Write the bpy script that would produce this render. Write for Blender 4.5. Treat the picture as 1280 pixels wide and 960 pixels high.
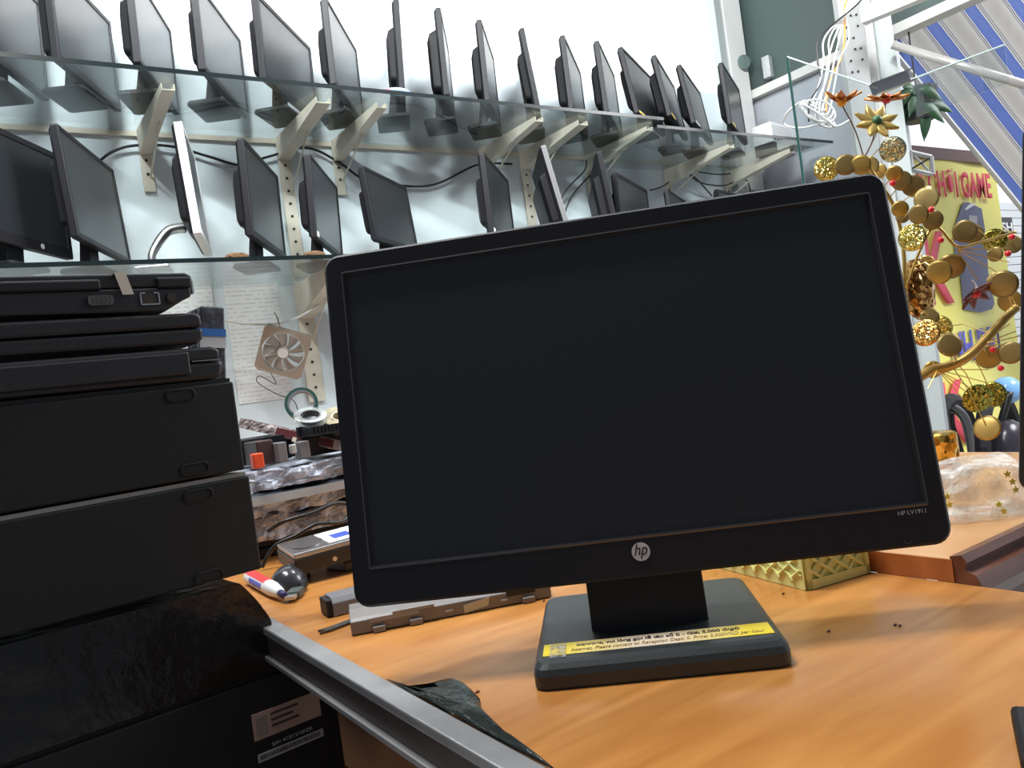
import bpy, math, random
from mathutils import Vector, Matrix, noise
V=Vector; R=math.radians
for o in list(bpy.data.objects): bpy.data.objects.remove(o)
sc=bpy.context.scene; C=sc.collection
random.seed(7)
# ------------------------------------------------------------ camera
FPX=1007.095; YAW,PIT,ROL=0.973876,-0.0063968,0.135622
CZ=0.97
Fw=V((math.cos(PIT)*math.cos(YAW),math.cos(PIT)*math.sin(YAW),math.sin(PIT)))
_R=V((math.sin(YAW),-math.cos(YAW),0)); _U=_R.cross(Fw)
Rt=math.cos(ROL)*_R-math.sin(ROL)*_U; Up=math.sin(ROL)*_R+math.cos(ROL)*_U
CAM=V((0,0,CZ))
cd=bpy.data.cameras.new('camera'); cam=bpy.data.objects.new('camera',cd); C.objects.link(cam)
cd.sensor_width=36; cd.lens=FPX/1280*36; cd.clip_start=.02; cd.clip_end=200
m=Matrix((Rt,Up,-Fw)).transposed().to_4x4(); m.translation=CAM; cam.matrix_world=m
sc.camera=cam
def ray(x,y): return Fw+(x-640)/FPX*Rt-(y-480)/FPX*Up
def W(x,y,z): return CAM+ray(x,y)*z
def onz(x,y,h):
    d=ray(x,y); return CAM+d*((h-CZ)/d.z)
def onY(x,y,Y):
    d=ray(x,y); return CAM+d*(Y/d.y)
def onX(x,y,X):
    d=ray(x,y); return CAM+d*(X/d.x)
def onP(x,y,p0,n):
    d=ray(x,y); return CAM+d*((p0-CAM).dot(n)/d.dot(n))
# ------------------------------------------------------------ view, world, lights
vs=sc.view_settings; vs.view_transform='Standard'; vs.look='None'; vs.gamma=1; vs.use_curve_mapping=False; vs.exposure=0.0
wd=bpy.data.worlds.new('world'); sc.world=wd; wd.use_nodes=True
nt=wd.node_tree; nt.nodes.clear()
wo=nt.nodes.new('ShaderNodeOutputWorld'); bg=nt.nodes.new('ShaderNodeBackground')
tc=nt.nodes.new('ShaderNodeTexCoord'); dp=nt.nodes.new('ShaderNodeVectorMath'); dp.operation='DOT_PRODUCT'; dp.inputs[1].default_value=(.93,.3,.2)
mr=nt.nodes.new('ShaderNodeMapRange'); mr.inputs[1].default_value=.2; mr.inputs[2].default_value=.95; mr.inputs[3].default_value=0; mr.inputs[4].default_value=1
mx=nt.nodes.new('ShaderNodeMix'); mx.data_type='RGBA'; mx.inputs[6].default_value=(.15,.165,.19,1); mx.inputs[7].default_value=(1.15,1.2,1.25,1)
nt.links.new(tc.outputs['Generated'],dp.inputs[0]); nt.links.new(dp.outputs['Value'],mr.inputs[0]); nt.links.new(mr.outputs[0],mx.inputs[0])
nt.links.new(mx.outputs[2],bg.inputs[0]); nt.links.new(bg.outputs[0],wo.inputs[0]); bg.inputs[1].default_value=1.0
def area(name,loc,target,size,energy,col=(1,1,1)):
    l=bpy.data.lights.new(name,'AREA'); l.shape='RECTANGLE'; l.size,l.size_y=size; l.energy=energy; l.color=col
    o=bpy.data.objects.new(name,l); C.objects.link(o); o.location=loc
    o.rotation_euler=(V(target)-V(loc)).to_track_quat('-Z','Y').to_euler(); return o
area('tube_light_over_shelves',(0.0,1.25,3.2),(1.5,2.75,1.6),(.9,.06),92,(.97,1,1))
area('tube_light_middle',(1.9,.95,3.2),(2.6,2.75,1.8),(.9,.06),72,(.97,1,1))
area('street_daylight',(5.7,-.4,3.6),(4.9,2.4,1.7),(2.2,1.4),190,(1,1,1))
l_=area('tube_light_over_desk',(0.12,0.72,2.8),(0.12,0.72,.75),(.5,.12),19,(1,.98,.95)); l_.rotation_euler=(0,0,R(-40))
# ------------------------------------------------------------ materials
MATS={}
def mat(name,col,rough=.5,metal=0,spec=.5,bump=0,bscale=50,alpha=1,trans=0,var=0,vscale=8,coat=0,ior=1.5,emit=None):
    if name in MATS: return MATS[name]
    m=bpy.data.materials.new(name); m.use_nodes=True; t=m.node_tree; b=t.nodes['Principled BSDF']
    b.inputs['Base Color'].default_value=(*col,1); b.inputs['Roughness'].default_value=rough; b.inputs['Metallic'].default_value=metal
    b.inputs['Specular IOR Level'].default_value=spec; b.inputs['Alpha'].default_value=alpha; b.inputs['Transmission Weight'].default_value=trans
    b.inputs['IOR'].default_value=ior; b.inputs['Coat Weight'].default_value=coat
    if emit: b.inputs['Emission Color'].default_value=(*emit[0],1); b.inputs['Emission Strength'].default_value=emit[1]
    if bump or var:
        g=t.nodes.new('ShaderNodeTexCoord'); 
    if bump:
        n=t.nodes.new('ShaderNodeTexNoise'); n.inputs['Scale'].default_value=bscale; n.inputs['Detail'].default_value=4
        t.links.new(g.outputs['Object'],n.inputs['Vector'])
        bp=t.nodes.new('ShaderNodeBump'); bp.inputs['Strength'].default_value=bump; bp.inputs['Distance'].default_value=.01
        t.links.new(n.outputs['Fac'],bp.inputs['Height']); t.links.new(bp.outputs[0],b.inputs['Normal'])
    if var:
        n=t.nodes.new('ShaderNodeTexNoise'); n.inputs['Scale'].default_value=vscale; n.inputs['Detail'].default_value=5
        t.links.new(g.outputs['Object'],n.inputs['Vector'])
        x=t.nodes.new('ShaderNodeMix'); x.data_type='RGBA'
        x.inputs[6].default_value=(*[c*(1-var) for c in col],1); x.inputs[7].default_value=(*[min(1,c*(1+var)) for c in col],1)
        t.links.new(n.outputs['Fac'],x.inputs[0]); t.links.new(x.outputs[2],b.inputs['Base Color'])
    MATS[name]=m; return m
def wood(name,c1,c2,rough,scale,rot=(0,0,0),coat=0):
    m=bpy.data.materials.new(name); m.use_nodes=True; t=m.node_tree; b=t.nodes['Principled BSDF']
    g=t.nodes.new('ShaderNodeTexCoord'); mp=t.nodes.new('ShaderNodeMapping'); mp.inputs['Scale'].default_value=scale; mp.inputs['Rotation'].default_value=rot
    n=t.nodes.new('ShaderNodeTexNoise'); n.inputs['Scale'].default_value=3; n.inputs['Detail'].default_value=6; n.inputs['Distortion'].default_value=.6
    r=t.nodes.new('ShaderNodeValToRGB'); r.color_ramp.elements[0].color=(*c1,1); r.color_ramp.elements[1].color=(*c2,1); r.color_ramp.elements[0].position=.3; r.color_ramp.elements[1].position=.7
    t.links.new(g.outputs['Object'],mp.inputs[0]); t.links.new(mp.outputs[0],n.inputs['Vector']); t.links.new(n.outputs['Fac'],r.inputs[0]); t.links.new(r.outputs[0],b.inputs['Base Color'])
    b.inputs['Roughness'].default_value=rough; b.inputs['Coat Weight'].default_value=coat; b.inputs['Coat Roughness'].default_value=.2
    MATS[name]=m; return m
def glass(name,col,rough=0.0,k=1.0):
    m=bpy.data.materials.new(name); m.use_nodes=True; t=m.node_tree; t.nodes.clear()
    o=t.nodes.new('ShaderNodeOutputMaterial'); tr=t.nodes.new('ShaderNodeBsdfTransparent'); gl=t.nodes.new('ShaderNodeBsdfGlossy'); mxs=t.nodes.new('ShaderNodeMixShader')
    lw=t.nodes.new('ShaderNodeLayerWeight'); lw.inputs[0].default_value=.5; pw=t.nodes.new('ShaderNodeMath'); pw.operation='POWER'; pw.inputs[1].default_value=5
    ma=t.nodes.new('ShaderNodeMath'); ma.operation='MULTIPLY_ADD'; ma.inputs[1].default_value=.9*k; ma.inputs[2].default_value=.04*k
    tr.inputs[0].default_value=(*col,1); gl.inputs['Roughness'].default_value=rough
    t.links.new(lw.outputs['Facing'],pw.inputs[0]); t.links.new(pw.outputs[0],ma.inputs[0]); t.links.new(ma.outputs[0],mxs.inputs[0])
    t.links.new(tr.outputs[0],mxs.inputs[1]); t.links.new(gl.outputs[0],mxs.inputs[2]); t.links.new(mxs.outputs[0],o.inputs[0])
    MATS[name]=m; return m
def film(name,col,alpha,rough=.12,bump=.8,bscale=25):
    m=mat(name,col,rough,bump=bump,bscale=bscale,alpha=alpha,spec=.9)
    t=m.node_tree; b=t.nodes['Principled BSDF']; g=t.nodes.new('ShaderNodeTexCoord'); n=t.nodes.new('ShaderNodeTexNoise'); n.inputs['Scale'].default_value=bscale*.8; n.inputs['Detail'].default_value=3
    q=t.nodes.new('ShaderNodeMapRange'); q.inputs[1].default_value=.38; q.inputs[2].default_value=.68; q.inputs[3].default_value=alpha*.45; q.inputs[4].default_value=min(1,alpha*1.9)  # patchy opacity puts whitish glints into the film
    t.links.new(g.outputs['Object'],n.inputs['Vector']); t.links.new(n.outputs['Fac'],q.inputs[0]); t.links.new(q.outputs[0],b.inputs['Alpha']); return m
BLK=mat('black_plastic',(.009,.009,.013),.48,spec=.38,bump=.06,bscale=900)
BLK2=mat('black_matte_plastic',(.009,.009,.012),.55,spec=.35,bump=.05,bscale=700)
SCR=mat('matte_screen',(.010,.012,.017),.42,spec=.55)
SCRG=mat('shelf_screen',(.02,.024,.028),.30,spec=.8)
PCM=mat('case_black_metal',(.0065,.0072,.0085),.5,bump=.05,bscale=500,spec=.4)
GREYP=mat('grey_plastic',(.16,.16,.17),.45)
LGREY=mat('light_grey_plastic',(.42,.43,.44),.4)
WHT=mat('white_plastic',(.78,.79,.80),.35)
SILV=mat('silver_metal',(.6,.61,.62),.3,metal=1)
ALU=mat('dusty_aluminium',(.40,.40,.41),.42,metal=.65,var=.25,vscale=30)
ALUD=mat('dark_anodised_groove',(.085,.06,.055),.4,metal=.4,var=.3,vscale=30)
CREAM=mat('cream_painted_steel',(.60,.56,.47),.5,var=.15,vscale=12)
HOLE=mat('dark_hole',(.03,.025,.02),.8)
WALLB=mat('pale_blue_paint',(.65,.725,.765),.75,var=.05,vscale=1.5,bump=.1,bscale=30)
WALLW=mat('white_paint',(.93,.94,.94),.7)
PAPER=mat('paper_white',(.80,.80,.80),.8)
DESK=wood('orange_wood_laminate',(.43,.165,.035),(.60,.27,.075),.27,(1.6,13,1),rot=(0,0,R(62)),coat=.35)
DESK2=wood('tan_wood_laminate',(.53,.27,.11),(.66,.36,.16),.3,(7,1.0,1),rot=(0,0,R(55)),coat=.4)
EDGEW=wood('orange_edge_wood',(.36,.11,.03),(.5,.17,.05),.4,(12,12,2))
DARKW=wood('dark_glossy_wood',(.09,.028,.018),(.19,.07,.045),.32,(3,14,14),coat=.15)
GLS=glass('shelf_glass',(.90,.935,.93))
GEDGE=mat('glass_cut_edge',(.006,.012,.013),.25,spec=.5)
GLSC=glass('clear_pane_glass',(.93,.955,.96))
GREEN=mat('green_edge',(.03,.11,.09),.15)
FLOOR=mat('grey_floor_tiles',(.35,.34,.32),.4,var=.1,vscale=2)
YEL=mat('pale_yellow_plastic',(.76,.78,.30),.4)
TXT=mat('silver_print',(.45,.46,.48),.4)
CABK=mat('black_cable',(.012,.012,.014),.4)
CABW=mat('white_cable',(.72,.72,.70),.45)
# ------------------------------------------------------------ helpers
ROOTM={}
def tag(o,label,cat,group=None,kind=None):
    if label: o['label']=label
    if cat: o['category']=cat
    if group: o['group']=group
    if kind: o['kind']=kind
    return o
def thing(name,label,cat,loc=(0,0,0),rot=0,group=None,M=None):
    o=bpy.data.objects.new(name,None); C.objects.link(o); o.empty_display_size=.02
    if M is None: M=Matrix.Translation(V(loc))@Matrix.Rotation(rot,4,'Z')
    o.matrix_basis=M; ROOTM[o]=M.copy()
    return tag(o,label,cat,group)
class MB:
    def __init__(s): s.v=[];s.f=[];s.T=None
    def pt(s,p):
        p=V(p); 
        if s.T is not None: p=s.T@p
        s.v.append(p); return len(s.v)-1
    def face(s,pts): s.f.append([s.pt(p) for p in pts]); return s
    def box(s,a,b,M=None):
        a=V(a);b=V(b);c=[V((x,y,z)) for z in (a.z,b.z) for y in (a.y,b.y) for x in (a.x,b.x)]
        if M is not None: c=[M@p for p in c]
        i=[s.pt(p) for p in c]
        for q in ((0,2,3,1),(4,5,7,6),(0,1,5,4),(2,6,7,3),(0,4,6,2),(1,3,7,5)): s.f.append([i[k] for k in q])
        return s
    def loft(s,loops,cap=True,closed=True):
        I=[[s.pt(p) for p in L] for L in loops]; n=len(loops[0])
        for a,b in zip(I,I[1:]):
            for k in range(n if closed else n-1):
                j=(k+1)%n; s.f.append([a[k],a[j],b[j],b[k]])
        if cap: s.f.append(I[0][::-1]); s.f.append(I[-1])
        return s
    def tube(s,pts,r,n=8,cap=True):
        pts=[V(p) for p in pts]; loops=[]; up=V((0,0,1)); 
        for i,p in enumerate(pts):
            d=(pts[min(i+1,len(pts)-1)]-pts[max(i-1,0)]).normalized()
            if i==0:
                u=d.cross(up); 
                if u.length<.01: u=d.cross(V((1,0,0)))
                u.normalize()
            else:
                u=(u-d*u.dot(d)).normalized()
            w=d.cross(u); rr=r[i] if isinstance(r,(list,tuple)) else r
            loops.append([p+(u*math.cos(a)+w*math.sin(a))*rr for a in [2*math.pi*k/n for k in range(n)]])
        return s.loft(loops,cap)
    def disc(s,c,nrm,r,th=.001,n=24,sq=1,ang=0):
        c=V(c);nrm=V(nrm).normalized();u=nrm.cross(V((0,0,1)))
        if u.length<.05: u=nrm.cross(V((1,0,0)))
        u.normalize();w=nrm.cross(u)
        u,w=u*math.cos(ang)+w*math.sin(ang),w*math.cos(ang)-u*math.sin(ang)
        L=lambda o,rr:[c+nrm*o+(u*math.cos(a)*sq+w*math.sin(a))*rr for a in [2*math.pi*k/n for k in range(n)]]
        return s.loft([L(-th/2,r),L(th/2,r)])
    def sphere(s,c,r,sx=1,sy=1,sz=1,nu=16,nv=10,fn=None):
        c=V(c);loops=[]
        for j in range(1,nv):
            t=math.pi*j/nv
            L=[]
            for k in range(nu):
                a=2*math.pi*k/nu; p=V((math.sin(t)*math.cos(a)*sx,math.sin(t)*math.sin(a)*sy,math.cos(t)*sz))*r
                if fn: p=fn(p)
                L.append(c+p)
            loops.append(L)
        return s.loft(loops)
    def grid(s,fn,nu,nv):
        I=[[s.pt(fn(i/nu,j/nv)) for i in range(nu+1)] for j in range(nv+1)]
        for j in range(nv):
            for i in range(nu): s.f.append([I[j][i],I[j][i+1],I[j+1][i+1],I[j+1][i]])
        return s
    def build(s,name,m,parent=None,bevel=0,smooth=False,world=False,solid=0,seg=2,label=None):
        me=bpy.data.meshes.new(name); vs_=s.v
        if world and parent is not None:
            p=parent
            while p.parent: p=p.parent
            Mi=ROOTM[p].inverted(); vs_=[Mi@v for v in vs_]
        me.from_pydata([tuple(v) for v in vs_],[],s.f); me.update()
        import bmesh
        bm=bmesh.new(); bm.from_mesh(me); bmesh.ops.recalc_face_normals(bm,faces=bm.faces); bm.to_mesh(me); bm.free()
        me.materials.append(m)
        o=bpy.data.objects.new(name,me); C.objects.link(o)
        if parent is not None: o.parent=parent
        if smooth:
            for p in me.polygons: p.use_smooth=True
        if solid: md=o.modifiers.new('solid','SOLIDIFY'); md.thickness=solid; md.offset=0
        if bevel: 
            md=o.modifiers.new('bevel','BEVEL'); md.width=bevel; md.segments=seg; md.limit_method='ANGLE'; md.angle_limit=R(35)
            md.harden_normals=False
        if label: o['label']=label
        return o
def rrect(x0,x1,z0,z1,r,n=5):
    pts=[]
    for cx,cz,a0 in ((x1-r,z1-r,0),(x0+r,z1-r,90),(x0+r,z0+r,180),(x1-r,z0+r,270)):
        for k in range(n+1):
            a=R(a0+90*k/n); pts.append((cx+r*math.cos(a),cz+r*math.sin(a)))
    return pts
def text(s,name,m,parent,M,width=None,height=None,ext=.0002,italic=0,bold=False,world=False,label=None):
    cu=bpy.data.curves.new(name,'FONT'); cu.body=s; cu.size=1; cu.shear=italic
    if bold: cu.offset=.028
    o=bpy.data.objects.new(name,cu); C.objects.link(o)
    bpy.context.view_layer.update()
    me=bpy.data.meshes.new_from_object(o.evaluated_get(bpy.context.evaluated_depsgraph_get())); bpy.data.objects.remove(o)
    xs=[v.co.x for v in me.vertices]; ys=[v.co.y for v in me.vertices]
    x0,x1,y0,y1=min(xs),max(xs),min(ys),max(ys)
    sx=width/(x1-x0) if width else None; sy=height/(y1-y0) if height else sx
    if sx is None: sx=sy
    for v in me.vertices: v.co=((v.co.x-x0)*sx,(v.co.y-y0)*sy,0)
    P=Matrix.Identity(4)
    if world:
        p=parent
        while p.parent: p=p.parent
        P=ROOTM[p].inverted()
    me.transform(P@M); me.name=name; me.materials.clear(); me.materials.append(m)
    o=bpy.data.objects.new(name,me); C.objects.link(o)
    if parent: o.parent=parent
    md=o.modifiers.new('solid','SOLIDIFY'); md.thickness=ext; md.offset=0
    if label: o['label']=label
    return o
def frame(o,x,y):     # matrix with origin o, x axis x, y axis ~y
    x=V(x).normalized(); y=V(y); y=(y-x*y.dot(x)).normalized(); z=x.cross(y)
    M=Matrix((x,y,z)).transposed().to_4x4(); M.translation=V(o); return M
def curve(pts,n=8):   # catmull-rom
    pts=[V(p) for p in pts]; q=[pts[0]]+pts+[pts[-1]]; out=[]
    for i in range(1,len(q)-2):
        for k in range(n):
            t=k/n; a,b,c,d=q[i-1],q[i],q[i+1],q[i+2]
            out.append(.5*((2*b)+(c-a)*t+(2*a-5*b+4*c-d)*t*t+(3*b-a-3*c+d)*t**3))
    out.append(pts[-1]); return out
def struct(name,mb,m,**k):
    o=mb.build(name,m,**k); o['kind']='structure'; return o
# ------------------------------------------------------------ the setting
YW=2.7507; YF=2.2595; H1=CZ+.952; H2=CZ+.434; HB=CZ+.905; XE=3.60; HT=CZ+1.315
struct('floor',MB().box((-1.5,-1.5,-.05),(7.5,5.5,0)),FLOOR)
struct('wall_back',MB().box((-1.5,YW,0),(XE,YW+.12,HT)),WALLB)
struct('wall_upper',MB().box((-1.5,YW,HT),(XE,YW+.12,4.2)),WALLW)
# ------------------------------------------------------------ desk with aluminium trim
DZ=.75; DX0,DX1=.240,.666
dk=thing('counter_desk','orange wood-laminate counter desk running back to the wall, edged in dusty aluminium','desk',(DX0,.3,0))
MB().box((DX0,.12,DZ-.022),(DX1,YW-.01,DZ)).build('desk_top',DESK,dk,bevel=.0015,world=True)
MB().box((DX0+.095,.14,.02),(DX0+.111,YW-.02,DZ-.022)).build('side_panel',mat('brown_side_laminate',(.36,.16,.065),.75,var=.3,vscale=6,spec=.2),dk,world=True)
MB().box((DX1-.03,.14,.0),(DX1-.012,YW-.02,DZ-.022)).build('side_panel',EDGEW,dk,world=True)
MB().box((DX0+.111,.14,0),(DX1-.03,.155,DZ-.022)).build('front_panel',EDGEW,dk,world=True)
e=MB().box((DX0-.015,.1,DZ-.005),(DX0+.004,2.5,DZ+.003)).build('edge_trim',ALU,dk,bevel=.0015,world=True,label='dusty aluminium edge strip')
MB().box((DX0-.012,.1,DZ-.026),(DX0,2.5,DZ-.005)).build('trim_groove',ALUD,e,world=True)
MB().box((DX0-.017,.1,DZ-.031),(DX0+.0,2.5,DZ-.026)).build('trim_lip',ALU,e,bevel=.001,world=True)
# second table to the right, its top a little higher
t2=thing('side_table','tan wood table with a dark moulded edge, right of the counter desk','table',(DX1,.35,0))
Y2=.352
MB().box((DX1+.0004,Y2+.012,DZ+.0003),(1.22,.76,DZ+.02)).build('table_top',DESK2,t2,bevel=.001,world=True)
MB().box((DX1-.0008,Y2+.012,DZ+.0003),(DX1+.0003,.76,DZ+.0195)).build('edge_band',EDGEW,t2,world=True)
mo=MB(); prof=[(0,.022),(-.010,.024),(-.014,.018),(-.011,.012),(-.020,.008),(-.026,-.004),(-.022,-.016),(-.006,-.022),(0,-.022)]
mo.loft([[V((x,Y2+.014+a,DZ+b)) for a,b in prof] for x in (DX1+.0003,1.22)]).build('edge_moulding',DARKW,t2,world=True,label='dark glossy wood moulding')
MB().box((DX1+.006,Y2+.010,.02),(1.2,Y2+.03,DZ)).build('apron_panel',DARKW,t2,world=True)
for x,y in ((.70,.70),(1.15,.70),(1.15,.38)): MB().box((x,y,0),(x+.05,y+.05,DZ+.002)).build('leg',DARKW,t2,world=True)
# ------------------------------------------------------------ monitors
def make_monitor(root,Wd,Hh,tilt,zb,yf=0,bz=(.016,.016,.016,.022),m_bez=BLK,m_scr=SCRG,m_back=BLK2,base=(.19,.13),base_m=None,neck_w=.07,r=.006,thick=.018,bump=.045,rec=.002,base_h=.012,neck=True,bump_h=.62,side_m=None,lip=None):
    # local: x right, y back, z up; panel front bottom centre at (0,yf,zb)
    T=Matrix.Translation((0,yf,zb))@Matrix.Rotation(-tilt,4,'X')
    hw=Wd/2; l,rr,tp,bt=bz
    out=rrect(-hw,hw,0,Hh,r); inn=rrect(-hw+l,hw-rr,bt,Hh-tp,.0008)
    inn2=rrect(-hw+l+.0015,hw-rr-.0015,bt+.0015,Hh-tp-.0015,.0006)
    ou2=rrect(-hw+.002,hw-.002,.002,Hh-.002,max(r-.002,.001))
    b=MB(); b.T=T
    L=lambda P,y:[(x,y,z) for x,z in P]
    if lip: lp_=MB(); lp_.T=T; lp_.loft([L(inn2,rec+.002),L(inn,-.0003),L([(x,z) for x,z in rrect(-hw+l-.0012,hw-rr+.0012,bt-.0012,Hh-tp+.0012,.0008)],.0001)],cap=False); lp_.build('inner_lip',lip,root)
    b.loft([L(inn2,rec+.003),L(inn,0.0004),L(ou2,0),L(out,.002),L(out,thick)],cap=False)
    b.build('bezel',m_bez,root,smooth=False)
    s_=MB(); s_.T=T; s_.box((-hw+l-.002,rec+.001,bt-.002),(hw-rr+.002,rec+.004,Hh-tp+.002)).build('screen',m_scr,root)
    h=MB(); h.T=T
    z0=Hh*(1-bump_h)*.35; z1=z0+Hh*bump_h
    h.loft([L(rrect(-hw+.001,hw-.001,.001,Hh-.001,r),thick-.001),L(rrect(-hw+.01,hw-.01,.008,Hh-.008,r),thick+.008)])
    h.loft([L(rrect(-hw*.86,hw*.86,z0,z1,.015),thick+.006),L(rrect(-hw*.82,hw*.82,z0+.006,z1-.01,.015),thick+bump*.75),L(rrect(-hw*.7,hw*.7,z0+.02,z1-.03,.015),thick+bump)])
    bh=h.build('back_housing',m_back,root)
    if neck:
        n=MB(); 
        p1=T@V((0,thick+bump*.5,Hh*.22)); 
        n.loft([[V((sx*neck_w/2,yy,zz)) for sx,yy,zz in ((-1,p1.y-.008,p1.z),(1,p1.y-.008,p1.z),(1,p1.y+.014,p1.z),(-1,p1.y+.014,p1.z))],
                [V((sx*neck_w/2,yy,base_h-.002)) for sx,yy in ((-1,-.012),(1,-.012),(1,.018),(-1,.018))]])
        n.build('stand_neck',m_back,root,bevel=.002)
        bw,bd=base; q=MB()
        P=rrect(-bw/2,bw/2,-bd/2,bd/2,.012); P2=rrect(-bw/2+.004,bw/2-.004,-bd/2+.004,bd/2-.004,.01)
        q.loft([[V((x,y,0)) for x,y in P],[V((x,y,base_h*.6)) for x,y in P],[V((x,y,base_h)) for x,y in P2]]).build('stand_base',base_m or m_back,root)
    return T
# --- the foreground monitor (panel 443 x 280 mm)
MY=-0.692256; mc=V((.41195,.46425,0)); nn=V((math.sin(MY),-math.cos(MY),0)); MT=.141968
mroot=mc+nn*(-.0255); mroot.z=DZ
mon=thing('computer_monitor','large black monitor standing in front on the orange desk, its screen off','monitor',mroot,MY)
Hh=.2805; Ht=Hh/2
# panel centre in local coords is (0.0, -0.0255 , z)
zc=CZ-.02004-DZ; zb=zc-math.cos(MT)*Ht; yb=-.0255-math.sin(MT)*Ht
T=make_monitor(mon,.443,Hh,MT,zb,yf=yb,bz=(.0152,.0105+.0035,.0158,.0295),m_bez=BLK,m_scr=SCR,base=(.179,.176),base_h=.018,neck=False,r=.0125,thick=.020,bump=.035,rec=.003,lip=mat('lit_black_lip',(.035,.035,.04),.25,spec=.8,coat=.5))  # lip colour is lighter than the bezel black, painting in the chamfer's highlight
n=MB(); p1=T@V((0,.03,.05))
nw=.0445
n.loft([[V((x,y,z)) for x,y,z in ((-nw,p1.y-.006,p1.z),(nw,p1.y-.006,p1.z),(nw,p1.y+.02,p1.z),(-nw,p1.y+.02,p1.z))],
        [V((x,y,z)) for x,y,z in ((-nw,-.028,.016),(nw,-.028,.016),(nw,.012,.016),(-nw,.012,.016))]]).build('stand_neck',BLK2,mon,bevel=.002)
q=MB(); bw,bd=.1785,.175; ox=.0018
# base: flat top, rounded thick front
prof=[(.001,.001,.0),(0,0,.002),(.0,.0,.010),(.001,.0015,.0145),(.0035,.0045,.0178),(.007,.009,.019)]
def lp(i,fi,z):
    P=rrect(-bw/2+i+ox,bw/2-i+ox,-bd/2+fi,bd/2-i,.009); return [V((x,y,z)) for x,y in P]
base=q.loft([lp(a,b_,z) for a,b_,z in prof]).build('stand_base',mat('dark_slate_plastic',(.028,.034,.036),.38,spec=.5,bump=.05,bscale=700),mon,label='wide dark slate stand base')
# logo and lettering, in panel space
def panelM(x,z,y=-.0004): return T@frame((x,y,z),(1,0,0),(0,0,1))
lg=MB(); lg.T=T; lg.disc((0,-.0003,Ht-.1215),(0,-1,0),.0068,.0008,n=40); lgo=lg.build('logo',mat('logo_silver',(.62,.63,.65),.35),mon,label='round silver logo badge')
text('hp','logo_lettering',BLK2,lgo,panelM(-.0050,Ht-.1268,-.0009),width=.0100,height=.0112,italic=.32)
text('HP LV1911','model_lettering',TXT,mon,panelM(.1862,Ht-.1168),width=.0195,height=.0030)
pw=MB(); pw.T=T
ptsU=[(.1898+.0022*math.cos(a),-.0004,Ht-.1352+.0022*math.sin(a)) for a in [R(150+240*k/14) for k in range(15)]]
pw.tube(ptsU,.00022,5).build('power_mark',mat('faint_grey_print',(.07,.07,.075),.5),mon)
# price sticker on the base
st=MB(); sy0,sy1=-.0715,-.0475; zt=.0190
st.box((-bw/2+ox+.007,sy0,zt),(bw/2+ox-.0075,sy1,zt+.0004))
mst=bpy.data.materials.new('yellow_white_sticker'); mst.use_nodes=True; tt=mst.node_tree; bb=tt.nodes['Principled BSDF']; bb.inputs['Roughness'].default_value=.25
g=tt.nodes.new('ShaderNodeTexCoord'); sx=tt.nodes.new('ShaderNodeSeparateXYZ'); ab=tt.nodes.new('ShaderNodeMath'); ab.operation='ABSOLUTE'; rp=tt.nodes.new('ShaderNodeValToRGB')
mm=tt.nodes.new('ShaderNodeMath'); mm.operation='MULTIPLY'; mm.inputs[1].default_value=12
rp.color_ramp.elements[0].color=(.80,.66,.50,1); rp.color_ramp.elements[0].position=.15; rp.color_ramp.elements[1].color=(.85,.66,.02,1); rp.color_ramp.elements[1].position=.8
for a,b_ in ((g.outputs['Object'],sx.inputs[0]),(sx.outputs[0],ab.inputs[0]),(ab.outputs[0],mm.inputs[0]),(mm.outputs[0],rp.inputs[0]),(rp.outputs[0],bb.inputs['Base Color'])): tt.links.new(a,b_)
sto=st.build('sticker',mst,base,label='yellow and white printed sticker strip')
INK=mat('dark_ink',(.05,.03,.02),.6)
text('Internet, vui lòng gọi lễ tân số 0 - Giá: 5.000 đ/giờ','sticker_lettering',INK,base,frame((-.056,sy0+.0122,zt+.0006),(1,0,0),(0,1,0)),width=.118,height=.0088,bold=True)
text('Internet, Please contact to Reception Desk: 0. Price: 5,000VND per hour','sticker_lettering',mat('brown_ink',(.28,.17,.05),.6),base,frame((-.060,sy0+.0022,zt+.0006),(1,0,0),(0,1,0)),width=.138,height=.0080,italic=.3)
tp=MB(); 
for cx,nx in ((-bw/2+ox+.018,1),):
    tp.grid(lambda u,v:V((cx-.006+u*.012,sy0-.006+v*.027,zt+.0009+.0006*noise.noise(V((u*9,v*20,3))))),10,24)
tp.build('tape',film('clear_tape',(.85,.85,.85),.42,rough=.15,bump=1,bscale=350),base,label='strip of crumpled clear tape')  # glints on the tape are painted as white mottled opacity
# --- shelf monitors: (name label, X, Y, zb, yaw, tilt, W, H, shelf)
UP=[(.222,2.515,1.007,62,-2,.415,.297),(.413,2.518,.986,60.2,-.9,.402,.284),(.596,2.503,.989,64.3,-1.7,.413,.275),(.799,2.524,.999,57.3,-1.7,.426,.269),
(1.012,2.532,1.002,48.2,-2.2,.433,.263),(1.21,2.519,.998,53.7,-1.6,.417,.279),(1.422,2.524,.999,62.2,-3.9,.417,.303),(1.615,2.518,1.008,55.6,-2,.352,.31),
(1.814,2.529,1.008,49.9,-1.7,.375,.298),(2.043,2.541,1.009,51.6,3.8,.407,.301),(2.226,2.51,1.001,42.3,-.5,.433,.288),(2.425,2.517,1.007,39.9,.4,.43,.292),
(2.572,2.444,.998,30.3,7,.441,.284),(2.746,2.452,.997,34.5,7.2,.454,.267),(2.931,2.476,.989,31.9,6.8,.459,.266),(3.153,2.457,.993,30.7,1.3,.459,.28)]
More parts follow.
